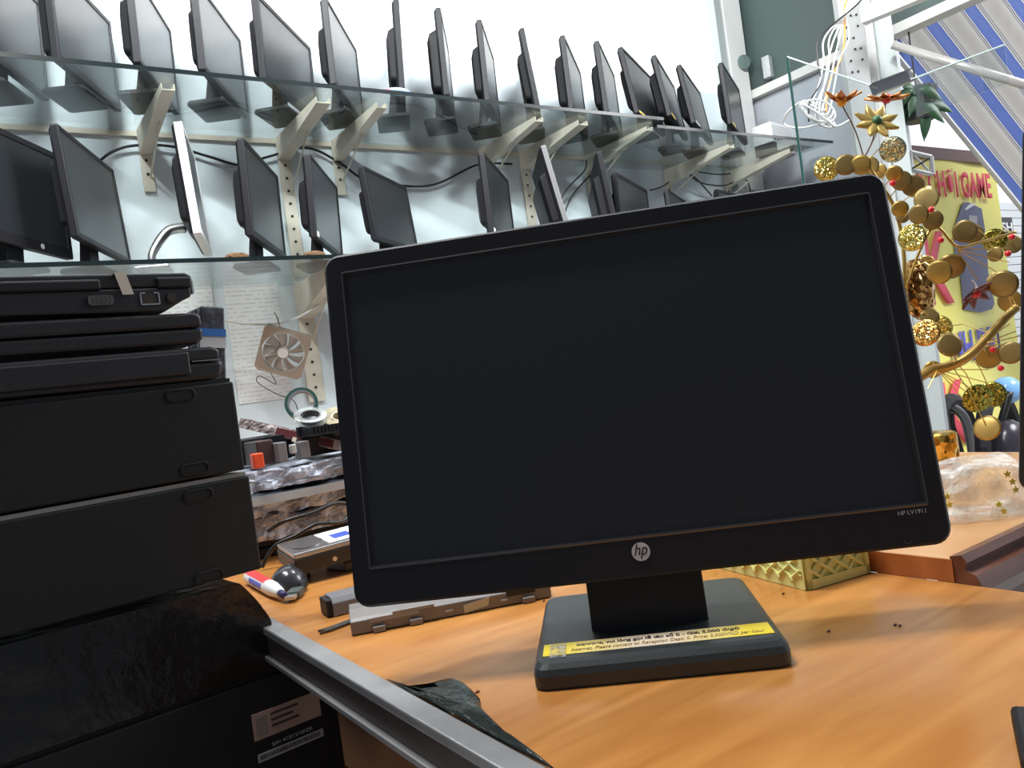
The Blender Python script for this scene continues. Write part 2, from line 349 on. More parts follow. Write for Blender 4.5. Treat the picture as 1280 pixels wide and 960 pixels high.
UL=['black monitor on the upper glass shelf, cut off by the left edge of the photo',
'black square monitor on the upper shelf, second from the left, beside the cut-off one',
'black monitor on the upper shelf above the slim white-edged monitor',
'black monitor on the upper shelf, right above the first lower monitor past the white one',
'black monitor on the upper shelf, its grey screen widest of the left half',
'black monitor on the upper shelf next to the small coloured packet',
'black monitor on the upper shelf seen exactly edge-on, screen hidden',
'thin black monitor just right of the edge-on one on the upper shelf',
'black monitor third right of the coloured packet, narrow grey strip of screen showing',
'black monitor leaning left on the upper shelf above two close brackets, screen hidden',
'black monitor right of the leaning screen-hidden one on the upper shelf',
'black monitor near the right end of the long upper glass, left of the yellow-stickered group',
'black monitor at the very end of the long upper glass, first with a yellow sticker',
'black monitor first on the lower-set right glass, tight behind the end of the long glass',
'black monitor on the right glass with a pale sticker at its foot, middle of three',
'black monitor standing alone at the far right of the upper row, beside the white post']
def place_shelf(i,rec,lab,shelf,grp,**kw):
    x,y,z_,yaw,tilt,w,h=rec; ya=R(yaw); n_=V((math.sin(ya),-math.cos(ya),0))
    root=V((x,y,0))-n_*.05; root.z=shelf+.0042
    o=thing('computer_monitor',lab,'monitor',root,ya,grp)
    make_monitor(o,w,h,R(tilt),CZ+z_-root.z,yf=-.05,**kw); return o
bzs=[(.012,.012,.012,.016),(.014,.014,.014,.02),(.011,.011,.011,.014)]
uo=[]
YST=mat('yellow_sticker',(.8,.6,.15),.5)
for i,rec in enumerate(UP):
    # drop neighbouring bases' overlap: small bases
    kw=dict(base=(.175,.115) if i<12 else (.15,.105),bz=bzs[i%3],bump=(.035,.045,.04)[i%3],bump_h=(.62,.7,.6)[i%3])
    o=place_shelf(i,rec,UL[i],H1 if i<13 else HB,'monitors on the upper glass shelf',**kw); uo.append(o)
    x,y,z_,yaw,tilt,w,h=rec
    if i in (12,13,14,15):
        s_=MB(); s_.T=Matrix.Translation((0,-.05,CZ+z_-o.location.z))@Matrix.Rotation(-R(tilt),4,'X')
        s_.box((-w/2+.012,-.0012,.004),(-w/2+(.14 if i==12 else .10),-.0002,.014)).build('sticker',YST if i!=14 else PAPER,o,label='pale sticker strip on the lower bezel')
LO=[(.183,2.331,.49,54.1,0,.40,.292),(.379,2.433,.497,64.6,3,.422,.29),(.646,2.43,.509,71.4,2.1,.335,.313),(.836,2.434,.496,59.1,-1.8,.424,.281),(1.037,2.45,.494,56.9,-2.8,.417,.253),
(1.281,2.444,.495,40.4,3.6,.357,.245),(1.696,2.407,.494,45.2,-.7,.44,.279),(1.952,2.381,.49,58,9.1,.40,.323),(2.195,2.372,.50,53,5.1,.40,.297),(2.377,2.425,.477,30.6,-1.2,.45,.266),
(2.729,2.496,.467,31.2,1.1,.384,.242),(3.047,2.495,.476,17.9,-2.5,.265,.253)]
LL=['large dark monitor on the lower shelf, cut off by the left edge of the photo',
'tall black square monitor on the lower shelf, second from the left edge',
'slim monitor with a white side edge on a silver arm stand on the lower shelf',
'black monitor with a curved stand on the lower shelf, right of the white-edged one',
'black monitor on the lower shelf above the big cream bracket, with a small white label',
'tilted small black monitor on the lower shelf above the large monitor\'s left corner',
'scuffed monitor with a small white tag on the lower shelf, before a thin bracket strip',
'lower-shelf monitor seen from behind, its side edge silver, before the wide strip',
'narrow monitor seen from behind, right of the silver-edged one on the lower shelf',
'black monitor peeking over the large monitor\'s top edge, left of the hanging cables',
'small black monitor corner peeking over the large monitor below the hanging cables',
'black monitor tip barely showing over the large monitor, furthest right on the lower shelf']
for i,rec in enumerate(LO):
    kw=dict(base=(.16,.11),bz=bzs[(i+1)%3],bump=.04)
    if i==2: kw=dict(m_bez=WHT,neck=False,bump=.03,thick=.022,bz=(.014,.014,.014,.02))
    if i in (7,): kw['m_bez']=mat('dull_silver_bezel',(.22,.22,.23),.4)
    if i==0: kw['bz']=(.016,.016,.016,.028)
    o=place_shelf(i,rec,LL[i],H2,'monitors on the lower glass shelf',**kw)
    x,y,z_,yaw,tilt,w,h=rec
    Tm=Matrix.Translation((0,-.05,CZ+z_-o.location.z))@Matrix.Rotation(-R(tilt),4,'X')
    if i==2:
        a=MB(); p0=Tm@V((0,.055,.06)); 
        a.tube(curve([p0,p0+V((-.02,.045,-.012)),V((-.05,.09,.062)),V((-.06,.10,.03)),V((-.06,.10,.006))],6),[.016-.008*k/24 for k in range(25)],12).build('stand_arm',SILV,o,smooth=True,label='curved silver arm')
        MB().box((-.11,.05,0),(.0,.14,.008)).build('stand_base',SILV,o,bevel=.003)
    if i in (4,6):
        s_=MB(); s_.T=Tm; s_.box((-w/2+.004,-.0012,.006),(-w/2+.03,-.0002,.022)).build('sticker',PAPER,o)
    if i==0:
        s_=MB(); s_.T=Tm; s_.disc((.06,-.001,.014),(0,-1,0),.007,.001).build('logo',TXT,o)
# ------------------------------------------------------------ glass shelves, brackets
def shelf(name,lab,x0,x1,y0,y1,z,th=.008):
    o=thing(name,lab,'shelf',(x0,y0,z))
    MB().box((x0,y0+.003,z-th/2),(x1,y1,z+th/2)).build('glass_sheet',GLS,o,world=True)
    MB().box((x0,y0,z-th/2-.002),(x1,y0+.003,z+th/2+.002)).build('front_edge',GEDGE,o,world=True,label='dark green cut edge of the glass')
    return o
shelf('glass_shelf','long upper glass shelf carrying most of the monitors',-.7,2.44,YF,YW-.002,H1)
shelf('glass_shelf','short right glass shelf set slightly lower than the long upper one',2.36,3.52,2.225,YW-.002,HB)
shelf('glass_shelf','lower glass shelf above the stacked laptops, behind the large monitor',-.7,3.3,YF,YW-.002,H2)
def rail(): 
    return MB().box((-.7,YW-.012,H1-.022),(3.45,YW-.001,H1-.006))
tag(rail().build('wall_rail',CREAM),'thin cream ledge along the wall under the upper glass shelf','rail')
def bracket(x,z,lab,lean=0,strip=.2,wid=.035,L=.40,deep=.075,tipx=0):
    o=thing('shelf_bracket',lab,'bracket',(x,YW-.012,z),0,'cream steel brackets under the glass shelves')
    h=wid/2; a=MB(); top=-.0045
    # tapered U channel: web faces sideways
    for sx in (-1,1):
        a.loft([[V((sx*h-.001,0,top)),V((sx*h-.001,-L,top)),V((sx*h-.001,-L,top-.018)),V((sx*h-.001,-L*.9,top-.024)),V((sx*h-.001,0,top-deep))],
                [V((sx*h+.001,0,top)),V((sx*h+.001,-L,top)),V((sx*h+.001,-L,top-.018)),V((sx*h+.001,-L*.9,top-.024)),V((sx*h+.001,0,top-deep))]])
    a.loft([[V((-h,-L,top-.018)),V((h,-L,top-.018)),V((h,-L,top-.016)),V((-h,-L,top-.016))],[V((-h,0,top-deep)),V((h,0,top-deep)),V((h,0,top-deep+.002)),V((-h,0,top-deep+.002))]])
    a.build('arm',CREAM,o)
    s_=MB(); s_.box((-h,0,-strip),(h,.006,-.01)); so=s_.build('wall_strip',CREAM,o)
    hb=MB()
    k=0
    zz=-.10
    while zz>-strip+.01 and k<14: hb.disc((0,-.001,zz),(0,1,0),.005,.002,n=10); zz-=.045; k+=1
    if k: hb.build('screw_hole',HOLE,so)
    MB().tube([(h*.4,-.005,-strip*.75 if strip<.3 else -.2),(h*.4,-L*.55,top-.045)],.0035,6).build('brace',CREAM,o)
    return o
BX=[(.574,H1,'cream bracket under the upper shelf, leftmost, above the white-edged monitor',.2),
(1.03,H1,'cream bracket on the long perforated strip left of centre',.495),
(1.23,H1,'slim cream bracket just right of the long left strip',.2),
(1.87,H1,'slim cream bracket left of the wide perforated strip in the middle',.2),
(2.08,H1,'cream bracket on the wide perforated strip right of centre',.495),
(2.435,H1,'cream bracket where the long glass and the right glass meet',.2)]
for x,z,lab,s_ in BX: bracket(x,z,lab,strip=s_,wid=.045 if s_>.4 else .034)
bracket(2.93,HB,'yellowish cream bracket under the right glass, above the tangle of cables',strip=.17)
bracket(3.36,HB,'cream bracket furthest right under the right glass',strip=.17)
for x,lab in ((1.03,'large cream bracket under the lower shelf beside the hanging fan'),(2.08,'cream bracket under the lower shelf behind the large monitor')):
    bracket(x,H2,lab,strip=.42,wid=.06,deep=.12,L=.42)
tag(MB().box((-.04,YW-.004,0),(0,0,0)) and MB().box((.06,YW-.02,H2-.035),(.20,YW-.001,H2-.018)).build('wall_cleat',CREAM),'short cream cleat on the wall behind the left end of the lower shelf','cleat')
# ------------------------------------------------------------ cables on the wall
def cable(name,pts,r,m,lab,smooth=8,cat='cable',group=None):
    o=MB().tube(curve(pts,smooth),r,6).build(name,m,smooth=True); return tag(o,lab,cat,group)
yc=YW-.02
cable('power_cable',[onY(x,y,yc) for x,y in ((120,205),(140,190),(168,182),(214,183),(262,196),(300,206),(335,196),(384,185),(424,203),(455,224),(500,232),(545,230),(597,206),(640,205))],.0045,CABK,'black power cable looping along the wall between the two shelves')
for k,pts in enumerate([((700,290),(712,250),(735,222),(745,215)),((812,238),(830,232),(850,215),(857,212)),((857,212),(872,225),(890,245)),((857,212),(880,216),(905,218),(925,213),(955,209),(966,200)),((857,214),(875,228),(905,232),(925,222)),((690,280),(706,240),(730,214),(733,200)),((925,218),(935,228),(938,240))]):
    cable('hanging_cable',[onY(x,y,yc-.01*k) for x,y in pts],.0035,CABK,['thin black cable hanging over the large monitor beside the narrow monitor','black cable curving left from the yellowish bracket','black cable dropping straight from the yellowish bracket','black cable running right from the yellowish bracket under the right glass','slack black cable looping below the right glass between the two brackets','thin black cable arching behind the silver-edged monitor','short black cable hanging off the far right bracket'][k])
# ------------------------------------------------------------ papers below the lower shelf
def papermat():
    m=bpy.data.materials.new('printed_paper'); m.use_nodes=True; t=m.node_tree; b=t.nodes['Principled BSDF']; b.inputs['Roughness'].default_value=.8
    g=t.nodes.new('ShaderNodeTexCoord'); sp=t.nodes.new('ShaderNodeSeparateXYZ'); w=t.nodes.new('ShaderNodeMath'); w.operation='MULTIPLY'; w.inputs[1].default_value=70
    fr=t.nodes.new('ShaderNodeMath'); fr.operation='FRACT'; lt=t.nodes.new('ShaderNodeMath'); lt.operation='LESS_THAN'; lt.inputs[1].default_value=.3
    n=t.nodes.new('ShaderNodeTexNoise'); n.inputs['Scale'].default_value=60; gt=t.nodes.new('ShaderNodeMath'); gt.operation='GREATER_THAN'; gt.inputs[1].default_value=.47
    mu=t.nodes.new('ShaderNodeMath'); mu.operation='MULTIPLY'; x=t.nodes.new('ShaderNodeMix'); x.data_type='RGBA'; x.inputs[6].default_value=(.76,.77,.78,1); x.inputs[7].default_value=(.58,.59,.60,1)
    L=t.links.new; L(g.outputs['Object'],sp.inputs[0]); L(sp.outputs[2],w.inputs[0]); L(w.outputs[0],fr.inputs[0]); L(fr.outputs[0],lt.inputs[0]); L(g.outputs['Object'],n.inputs[0]); L(n.outputs[0],gt.inputs[0]); L(lt.outputs[0],mu.inputs[0]); L(gt.outputs[0],mu.inputs[1]); L(mu.outputs[0],x.inputs[0]); L(x.outputs[2],b.inputs['Base Color'])
    return m
PM=papermat()
def sheet(a,b,lab,yy):
    A=onY(*a,YW-.004);B=onY(*b,YW-.004)
    g_=MB().grid(lambda u,v:V((A.x+(B.x-A.x)*u,yy+.002*noise.noise(V((u*3,v*3,A.x))),A.z+(B.z-A.z)*v)),8,8).build('paper_sheet',PM,solid=.0008)
    return tag(g_,lab,'paper')
sheet((279,357),(366,497),'printed paper sheet on the wall under the lower shelf, beside the cream bracket',YW-.003)
sheet((190,357),(281,480),'printed paper sheet on the wall behind the laptop stack, left of the other sheet',YW-.006)
# ------------------------------------------------------------ upper shelf packet, brushes on the lower shelf
pk=thing('candy_packet','small pink and blue packet lying on the upper glass shelf','packet',(1.27,YF+.03,H1+.0042))
MB().sphere((0,.0,.012),.012,3.6,1.6,1).build('packet_body',mat('pink_blue_foil',(.35,.5,.85),.3,var=.5,vscale=60),pk,smooth=True)
MB().box((-.046,-.012,.010),(-.02,.012,.0135)).build('packet_end',mat('pink_foil',(.8,.2,.4),.3),pk)
BR=mat('brown_bristle',(.28,.16,.08),.9,bump=1,bscale=300,var=.5,vscale=150)
for x,lab in ((296,'brown bristly brush head on the lower shelf left of the curved-stand monitor'),(393,'brown bristly brush head on the lower shelf at the large monitor\'s corner')):
    P=onY(x,318,YF+.05); P.z=H2+.0042
    o=thing('brush',lab,'brush',P,.1,'brush heads on the lower shelf')
    MB().sphere((0,0,.012),.012,2.9,1.6,1,nu=24,nv=14,fn=lambda p:p*(1+.12*noise.noise(p*300))).build('bristles',BR,o)
    MB().box((-.034,-.014,0),(.034,.014,.007)).build('brush_back',mat('wooden_brush_back',(.30,.2,.12),.6),o,bevel=.002)
# ------------------------------------------------------------ cables/fan/tape hanging at the wall
def fan():
    c=W(354,440,2.60); n_=(CAM-c).normalized(); n_=(n_+V((-.18,-.1,-.35))).normalized()
    xx=V((1,.1,0)); M=frame(c,xx-n_*xx.dot(n_),n_.cross(xx)); 
    M=M@Matrix.Rotation(R(-12),4,'Z')
    if (M.to_3x3()@V((0,0,1))).dot(n_)<0: M=M@Matrix.Rotation(math.pi,4,'X')
    o=thing('case_fan','beige translucent case fan hanging by its wires in front of the papers','fan',M=M)
    S=.076; FM=mat('beige_fan_plastic',(.42,.35,.29),.3,alpha=.6); b=MB()
    for zf in (-.011,.011):
        AA=[2*math.pi*k/64 for k in range(64)]
        L0=[V((math.cos(a),math.sin(a),0))*(S*min(1/max(abs(math.cos(a)),abs(math.sin(a))),1.30)) +V((0,0,zf-.0015)) for a in AA]
        inn=[V((.068*math.cos(a),.068*math.sin(a),zf-.0015)) for a in AA]
        up=V((0,0,.003))
        b.loft([L0,[p+up for p in L0],[p+up for p in inn],inn,L0],cap=False)
    b.loft([[V((.066*math.cos(a),.066*math.sin(a),z)) for a in [2*math.pi*k/40 for k in range(40)]] for z in (-.012,.012)],cap=False)
    for a in (0,90,180,270):
        for q_ in (45,):
            a2=R(a+q_); b.tube([(.09*math.cos(a2),.09*math.sin(a2),-.01),(.09*math.cos(a2),.09*math.sin(a2),.01)],.006,8)
    b.build('fan_frame',FM,o)
    for k in range(4):
        a=R(20+90*k); MB().tube([(.02*math.cos(a),.02*math.sin(a),.011),(.066*math.cos(a+.15),.066*math.sin(a+.15),.011)],.0022,6).build('strut',FM,o)
    for k in range(9):
        a0=2*math.pi*k/9
        MB().grid(lambda u,v:V(((.02+.043*v)*math.cos(a0+u*.55+v*.25),(.02+.043*v)*math.sin(a0+u*.55+v*.25),-.009+.017*u)),6,6).build('blade',FM,o,solid=.0015,smooth=True)
    hb=MB().loft([[V((r_*math.cos(a),r_*math.sin(a),z)) for a in [2*math.pi*k/28 for k in range(28)]] for r_,z in ((.021,-.010),(.021,.010),(.019,.0125))]).build('hub',FM,o)
    MB().disc((0,0,.0132),(0,0,1),.0165,.0008,n=28).build('hub_label',PAPER,o,label='round white label')
    return o,M
fo,FMt=fan()
fw=[FMt@V((-.03,-.07,0)),W(345,480,2.6),W(325,470,2.62),W(322,478,2.6),W(345,492,2.6),W(366,500,2.55),W(372,512,2.5)]
MB().tube(curve(fw,8),.0016,5).build('wire',CABK,fo,world=True)
MB().tube(curve([FMt@V((.0,.07,0)),W(352,412,2.62),W(347,398,2.66),onY(343,390,YW-.003)],8),.0016,5).build('wire',CABK,fo,world=True)
cable('white_cord',[onY(x,y,2.62) for x,y in ((215,398),(262,398),(310,405),(352,404),(385,390),(410,372))],.004,CABW,'slack white cord hung across the papers behind the fan','8'and 8,'cord')
# ------------------------------------------------------------ stack of desktop cases at the left
BA=R(5.8); BP=V((.238,.841,0))
bM=lambda z,du=0:Matrix.Translation(V((BP.x,BP.y,z)))@Matrix.Rotation(BA,4,'Z')@Matrix.Translation((du,0,0))
# local: x along face (negative left), y back, z up
SEAM=mat('pale_seam',(.33,.31,.29),.4)
def case(z0,z1,x0,x1,depth,lab,feet=True,du=0,mt=PCM):
    o=thing('desktop_computer',lab,'computer',M=bM(z0,du),group='black computer cases in the stack'); h=z1-z0
    MB().box((x0,0,.002),(x1,depth,h-.004)).build('case_body',mt,o,bevel=.002)
    s_=MB(); s_.box((x0+.002,.004,h-.0045),(x1-.002,depth-.004,h)).build('lid_edge',SEAM if feet and feet[0][0]!=-.062 else PCM,o)
    if feet:
        for px in feet:
            f_=MB(); P=rrect(px[0]-.0145,px[0]+.0145,px[1]-z0-.006,px[1]-z0+.006,.0055)
            P2=rrect(px[0]-.013,px[0]+.013,px[1]-z0-.005,px[1]-z0+.005,.0045)
            f_.loft([[V((x,.001,z)) for x,z in P],[V((x,-.0015,z)) for x,z in P],[V((x,-.0018,z)) for x,z in P2],[V((x,-.0006,z)) for x,z in P2]]).build('rubber_foot',PCM,o)
    return o
zA,zB,zC,zD,zE=CZ+.040,CZ-.0575,CZ-.1615,CZ-.262,CZ-.392
case(zB+.0005,zA,-.385,-.008,.34,'black desktop case directly under the laptops, top of the stack',feet=((-.062,CZ+.028),(-.058,CZ-.0455)))
case(zC+.001,zB,-.385,-.005,.34,'black desktop case second from the top, with two oval pads near its right end',feet=((-.058,CZ-.0715),(-.0585,CZ-.152)))
wr=thing('wrapped_computer','desktop case wrapped in crinkled glossy black plastic, third in the stack','computer',M=bM(zD,0))
def wf(base,nrm,amp):
    def f(u,v):
        p=base(u,v); k=noise.noise(V((p.x*14,p.z*30,p.y*14)))+.5*noise.noise(V((p.x*45,p.z*50,p.y*40)))+.6*max(0,noise.noise(V((p.x*9+p.z*40,p.z*6,1))))
        return p+nrm*(amp*k)
    return f
hw_=zC-zD
WRAP=mat('glossy_black_wrap',(.006,.006,.007),.2,bump=.14,bscale=70,spec=.5)
MB().box((-.38,.006,.003),(-.032,.33,hw_-.006)).build('case_body',PCM,wr)
w_=MB()
xr_=lambda v:-.004-.026*max(0,(v-.45)/.55)**1.6
w_.grid(wf(lambda u,v:V((-.39+(.39+xr_(v))*u,-.001,.001+(hw_-.004-.003*u**4)*v)),V((0,-1,0)),.0014),70,24)
w_.grid(wf(lambda u,v:V((xr_(v),.33*u,.001+(hw_-.007)*v)),V((1,0,0)),.0025),40,20)
w_.grid(wf(lambda u,v:V((-.39+.36*u,.33*v,hw_-.003-.003*u**4)),V((0,0,1)),.0006),30,20)
w_.build('plastic_wrap',WRAP,wr,smooth=True)
lb=case(zE,zD-.001,-.42,.056,.36,'black computer case at the bottom of the stack, wider, with a pinkish label',feet=None,mt=PCM)
def caselab(x0,z0,x1,z1,name,m,lab,rotd=0,th=.0006,par=None):
    return MB().box((x0,-.0008-th,z0-zE),(x1,-.0003,z1-zE)).build(name,m,par or lb,label=lab)
pl=caselab(-.037,CZ-.3255,.036,CZ-.299,'paper_label',mat('pinkish_label',(.42,.27,.21),.5,var=.35,vscale=18),'pinkish white certificate label')
for k in range(3): MB().box((-.018,-.0018,CZ-.3055-.006*k-zE),(.012-.006*(k%2),-.0013,CZ-.3045-.006*k-zE+.0012)).build('label_print',INK,pl)
MB().box((-.034,-.0018,CZ-.322-zE),(-.022,-.0013,CZ-.303-zE)).build('label_print',mat('grey_print',(.25,.2,.17),.6),pl)
bc=caselab(-.036,CZ-.3475,.0355,CZ-.3395,'barcode_label',mat('greyish_label',(.38,.39,.42),.5),'narrow barcode strip')
bb_=MB(); x=-.034
while x<.032:
    w0=random.choice((.0004,.0007,.001)); bb_.box((x,-.0018,CZ-.3455-zE),(x+w0,-.0013,CZ-.341-zE)); x+=w0+random.choice((.0005,.0009))
bb_.build('barcode_print',INK,bc)
text('S/N 4CE1210FZK','label_lettering',TXT,lb,frame((-.02,-.001,CZ-.3365-zE),(1,0,0),(0,0,1)),width=.045,height=.0035)
for k in range(1):
    # low stand carrying the pile
    so=thing('low_stand','low wooden stand under the stack of computer cases','stand',M=bM(0))
    MB().box((-.43,-.01,zE-.02),(.06,.37,zE-.0005)).build('stand_top',EDGEW,so)
    for a in ((-.42,0),(.03,0),(-.42,.34),(.03,.34)): MB().box((a[0],a[1],0),(a[0]+.025,a[1]+.025,zE-.02)).build('leg',EDGEW,so)
# ------------------------------------------------------------ laptops on the stack
def laptop(z0,z1,xr,depth,lab,kind,y0=0):
    o=thing('laptop',lab,'laptop',M=bM(z0),group='laptops on the computer cases'); h=z1-z0; x0=-.34+xr+.02
    LM=mat('laptop_black',(.012,.012,.016),.42,bump=.05,bscale=600)
    def prism(p,name,y,m=LM,bev=.002):   # profile in x,z -> along y
        return MB().loft([[V((a,y[0],b)) for a,b in p],[V((a,y[1],b)) for a,b in p]]).build(name,m,o,bevel=bev)
    if kind==0:
        prism([(x0,.006),(xr-.03,.0),(xr-.012,.010),(xr-.003,.014),(xr-.002,h*.62),(x0,h*.62)],'laptop_base',(y0,depth))
        prism([(x0,h*.64),(xr,h*.64),(xr,h-.003),(xr-.006,h),(x0,h)],'lid',(y0+.001,depth))
        prism([(x0,h*.60),(xr-.085,h*.60),(xr-.085,h*.86),(x0,h*.86)],'hinge_cover',(y0-.003,y0+.006),BLK2)
        prism([(xr-.035,h*.60),(xr-.002,h*.60),(xr-.002,h*.88),(xr-.035,h*.88)],'hinge_cover',(y0-.003,y0+.006),BLK2)
        v_=rrect(xr-.098,xr-.076,h*.22,h*.46,.003)
        vg=MB().loft([[V((a,y0-.003,b)) for a,b in v_],[V((a,y0+.002,b)) for a,b in v_]]).build('video_port',mat('port_grey',(.07,.07,.075),.5),o)
        pin=MB()
        for r_ in range(3):
            for k in range(5): pin.disc((xr-.094+.0036*k+.0012*(r_%2),y0-.0034,h*.28+.0025*r_),(0,1,0),.0006,.0006,n=6)
        pin.build('pin_hole',HOLE,vg)
        ep=MB(); ex0,ex1,ez0,ez1=xr-.052,xr-.034,h*.18,h*.50
        for a,b in (((ex0,y0-.0015,ez0),(ex1,y0+.001,ez0+.0012)),((ex0,y0-.0015,ez0),(ex0+.0012,y0+.001,ez1)),((ex1-.0012,y0-.0015,ez0),(ex1,y0+.001,ez1)),((ex0,y0-.0015,ez1-.0012),(ex0+.005,y0+.001,ez1)),((ex1-.005,y0-.0015,ez1-.0012),(ex1,y0+.001,ez1))): ep.box(a,b)
        epo=ep.build('network_port',SILV,o,label='silver-rimmed network port'); MB().box((ex0+.001,y0-.0006,ez0+.001),(ex1-.001,y0+.001,ez1-.001)).build('port_opening',HOLE,epo)
        MB().disc((xr-.023,y0-.001,h*.34),(0,1,0),.0045,.003).build('power_jack',HOLE,o)
        s_=MB(); s_.face([(xr-.073,y0-.0045,h*1.0),(xr-.063,y0-.0045,h*1.0),(xr-.058,y0-.0045,h*.45),(xr-.068,y0-.0045,h*.45)]); s_.face([(xr-.073,y0-.0045,h*1.005),(xr-.063,y0-.0045,h*1.005),(xr-.063,y0+.03,h*1.005),(xr-.073,y0+.03,h*1.005)]); s_.build('masking_tape',mat('masking_tape',(.55,.5,.42),.6),o,solid=.0004,label='beige strip of masking tape')
        MB().box((xr-.001,y0+.002,h*.45),(xr+.0008,y0+.010,h*.8)).build('side_clip',SILV,o)
    elif kind==1:
        prism([(x0,.003),(xr-.008,0),(xr-.001,.004),(xr,h*.48),(x0,h*.48)],'laptop_base',(y0,depth),bev=.003)
        prism([(x0,h*.52),(xr,h*.52),(xr-.0005,h-.004),(xr-.005,h),(x0,h)],'lid',(y0-.001,depth),bev=.003)
    else:
        prism([(x0,.003),(xr-.015,0),(xr-.004,.003),(xr-.001,h*.55),(x0,h*.55)],'laptop_base',(y0,depth),bev=.004)
        prism([(x0,h*.60),(xr-.004,h*.60),(xr-.004,h-.003),(xr-.012,h),(x0,h)],'lid',(y0-.001,depth),bev=.003)
        prism([(x0,h*.20),(xr-.036,h*.20),(xr-.036,h*.88),(x0,h*.88)],'hinge_cover',(y0-.006,y0+.004),LM,bev=.002)
        MB().box((xr-.033,y0-.0015,h*.57),(xr-.005,y0+.002,h*.60)).build('metal_trim',SILV,o,label='thin silver line')
laptop(CZ+.0405,CZ+.0735,-.014,.25,'lowest of the three stacked black laptops, a thin silver line at its corner',2)
laptop(CZ+.0775,CZ+.1085,-.031,.24,'middle black laptop of the three on top of the computer cases',1)
laptop(CZ+.111,CZ+.1490,-.035,.24,'topmost black laptop, showing video and network ports and a strip of masking tape',0)
for z0 in (CZ+.0737,CZ+.1087):
    pass
# antistatic bag item standing beside the laptops on the case
bgp=thing('hard_drive','small drive in a grey antistatic bag with a blue-white sticker, beside the laptops','drive',M=bM(CZ+.0405))
sb=MB(); sb.T=Matrix.Translation((-.016,.03,0))@Matrix.Rotation(R(6),4,'Y')
sb.box((-.012,0,0),(.013,.045,.078)); sb.build('drive_body',mat('smoky_bag',(.07,.075,.09),.2,bump=.4,bscale=60),bgp,bevel=.002)
s2=MB(); s2.T=sb.T; s2.box((-.014,-.0012,.034),(.013,-.0002,.052)); s2.build('paper_label',mat('drive_sticker_white',(.65,.68,.72),.5),bgp)
s3=MB(); s3.T=sb.T; s3.box((-.018,-.0022,.046),(.013,-.0012,.054)); s3.build('paper_label',mat('drive_sticker_blue',(.03,.16,.5),.5),bgp,label='blue sticker band')
# ------------------------------------------------------------ pile on the desk left of the monitor
def boxthing(name,lab,cat,a,b,m,rot=0,bev=.002,part='body',group=None,extra=None):
    a=V(a);b=V(b); c=V(((a.x+b.x)/2,(a.y+b.y)/2,a.z)); o=thing(name,lab,cat,c,rot,group)
    h=(b-a)/2; MB().box((-h.x,-h.y,0),(h.x,h.y,b.z-a.z)).build(part,m,o,bevel=bev); return o
Z=DZ
CLF=film('clear_bag_film',(.72,.78,.92),.34,rough=.12,bump=1,bscale=35)
CLF2=film('milky_bag_film',(.70,.76,.90),.50,rough=.18,bump=1,bscale=60)
YB=1.20
def pile_laptop(z0,z1,x0,y0,lab,strip=None,mt=BLK,bag=None,seed=0):
    o=thing('laptop',lab,'laptop',(x0,y0,z0),0,'bagged laptops piled on the desk'); h=z1-z0; w=.33
    MB().box((0,0,0),(w,.24,h*.52)).build('laptop_base',mt,o,bevel=.003)
    MB().box((0,.001,h*.55),(w,.24,h)).build('lid',mt,o,bevel=.003)
    if strip: MB().box((-.004,-.022,h*.55),(w-.002,.01,h*.95)).build('rear_strip',strip,o,label='light grey rear strip')
    if bag:
        f=lambda u,v:V((-.008+(w+.016)*u,(-.006-.012*abs(noise.noise(V((u*9,v*5,seed))))-.004*noise.noise(V((u*40,v*14,seed)))) if v<.5 else -.006+(v-.5)*2*.24,(h*(-.05+v*2.2) if v<.5 else h*1.08)+.008*noise.noise(V((u*9,v*7,seed+3)))))
        MB().grid(f,60,24).build('plastic_bag',bag,o,solid=.0003,label='crumpled clear bag')
    return o
pile_laptop(Z+.001,Z+.030,.31,YB+.04,'black laptop at the very bottom of the pile on the desk')
pile_laptop(Z+.031,Z+.062,.315,YB+.03,'laptop in a silvery crumpled bag, low in the pile on the desk',mt=mat('bluish_dark_shell',(.04,.045,.06),.35),bag=CLF2,seed=5)
pile_laptop(Z+.070,Z+.100,.31,YB+.01,'laptop in a clear bag with a light grey rear strip, mid pile',strip=LGREY,bag=CLF,seed=1)
pile_laptop(Z+.108,Z+.134,.305,YB,'dark bagged laptop on top of the grey-stripped one',bag=CLF,seed=9)
# charger & cable in front of pile
cable('charger_cable',[V((.34,1.17,Z+.05)),V((.36,1.15,Z+.062)),V((.40,1.145,Z+.066)),V((.44,1.15,Z+.072)),V((.47,1.16,Z+.06)),V((.44,1.14,Z+.045)),V((.40,1.135,Z+.05)),V((.37,1.14,Z+.04)),V((.34,1.15,Z+.03)),V((.32,1.155,Z+.004))],.003,CABK,'coiled black charger cable in front of the bagged laptops')
# stuff on top of the pile
zt_=Z+.143
def P_(x,y,z): return V((x,y,z))
boxthing('optical_drive','black slotted heatsink part on the pile next to the large monitor','component',(.43,1.22,zt_),(.53,1.30,zt_+.030),BLK2,.05,part='body')
fins=MB()
hs=thing('heat_sink','black finned heat sink on the pile under the printed circuit board','heat sink',(.47,1.20,zt_+.031),.05)
for k in range(14): fins.box((-.04+.006*k,-.012,0),(-.0385+.006*k,.03,.014))
fins.box((-.042,-.012,0),(.044,.03,.003)); fins.build('fins',BLK2,hs)
MB().box((-.044,.03,0),(.046,.04,.016)).build('rear_plate',BLK2,hs)
boxthing('plastic_connector','grey ribbed connector block standing in the pile','connector',(.374,1.19,zt_),(.390,1.21,zt_+.030),GREYP,.1)
boxthing('plastic_connector','small white-faced connector in the pile beside the ribbed grey block','connector',(.396,1.19,zt_+.01),(.405,1.20,zt_+.024),LGREY,.1)
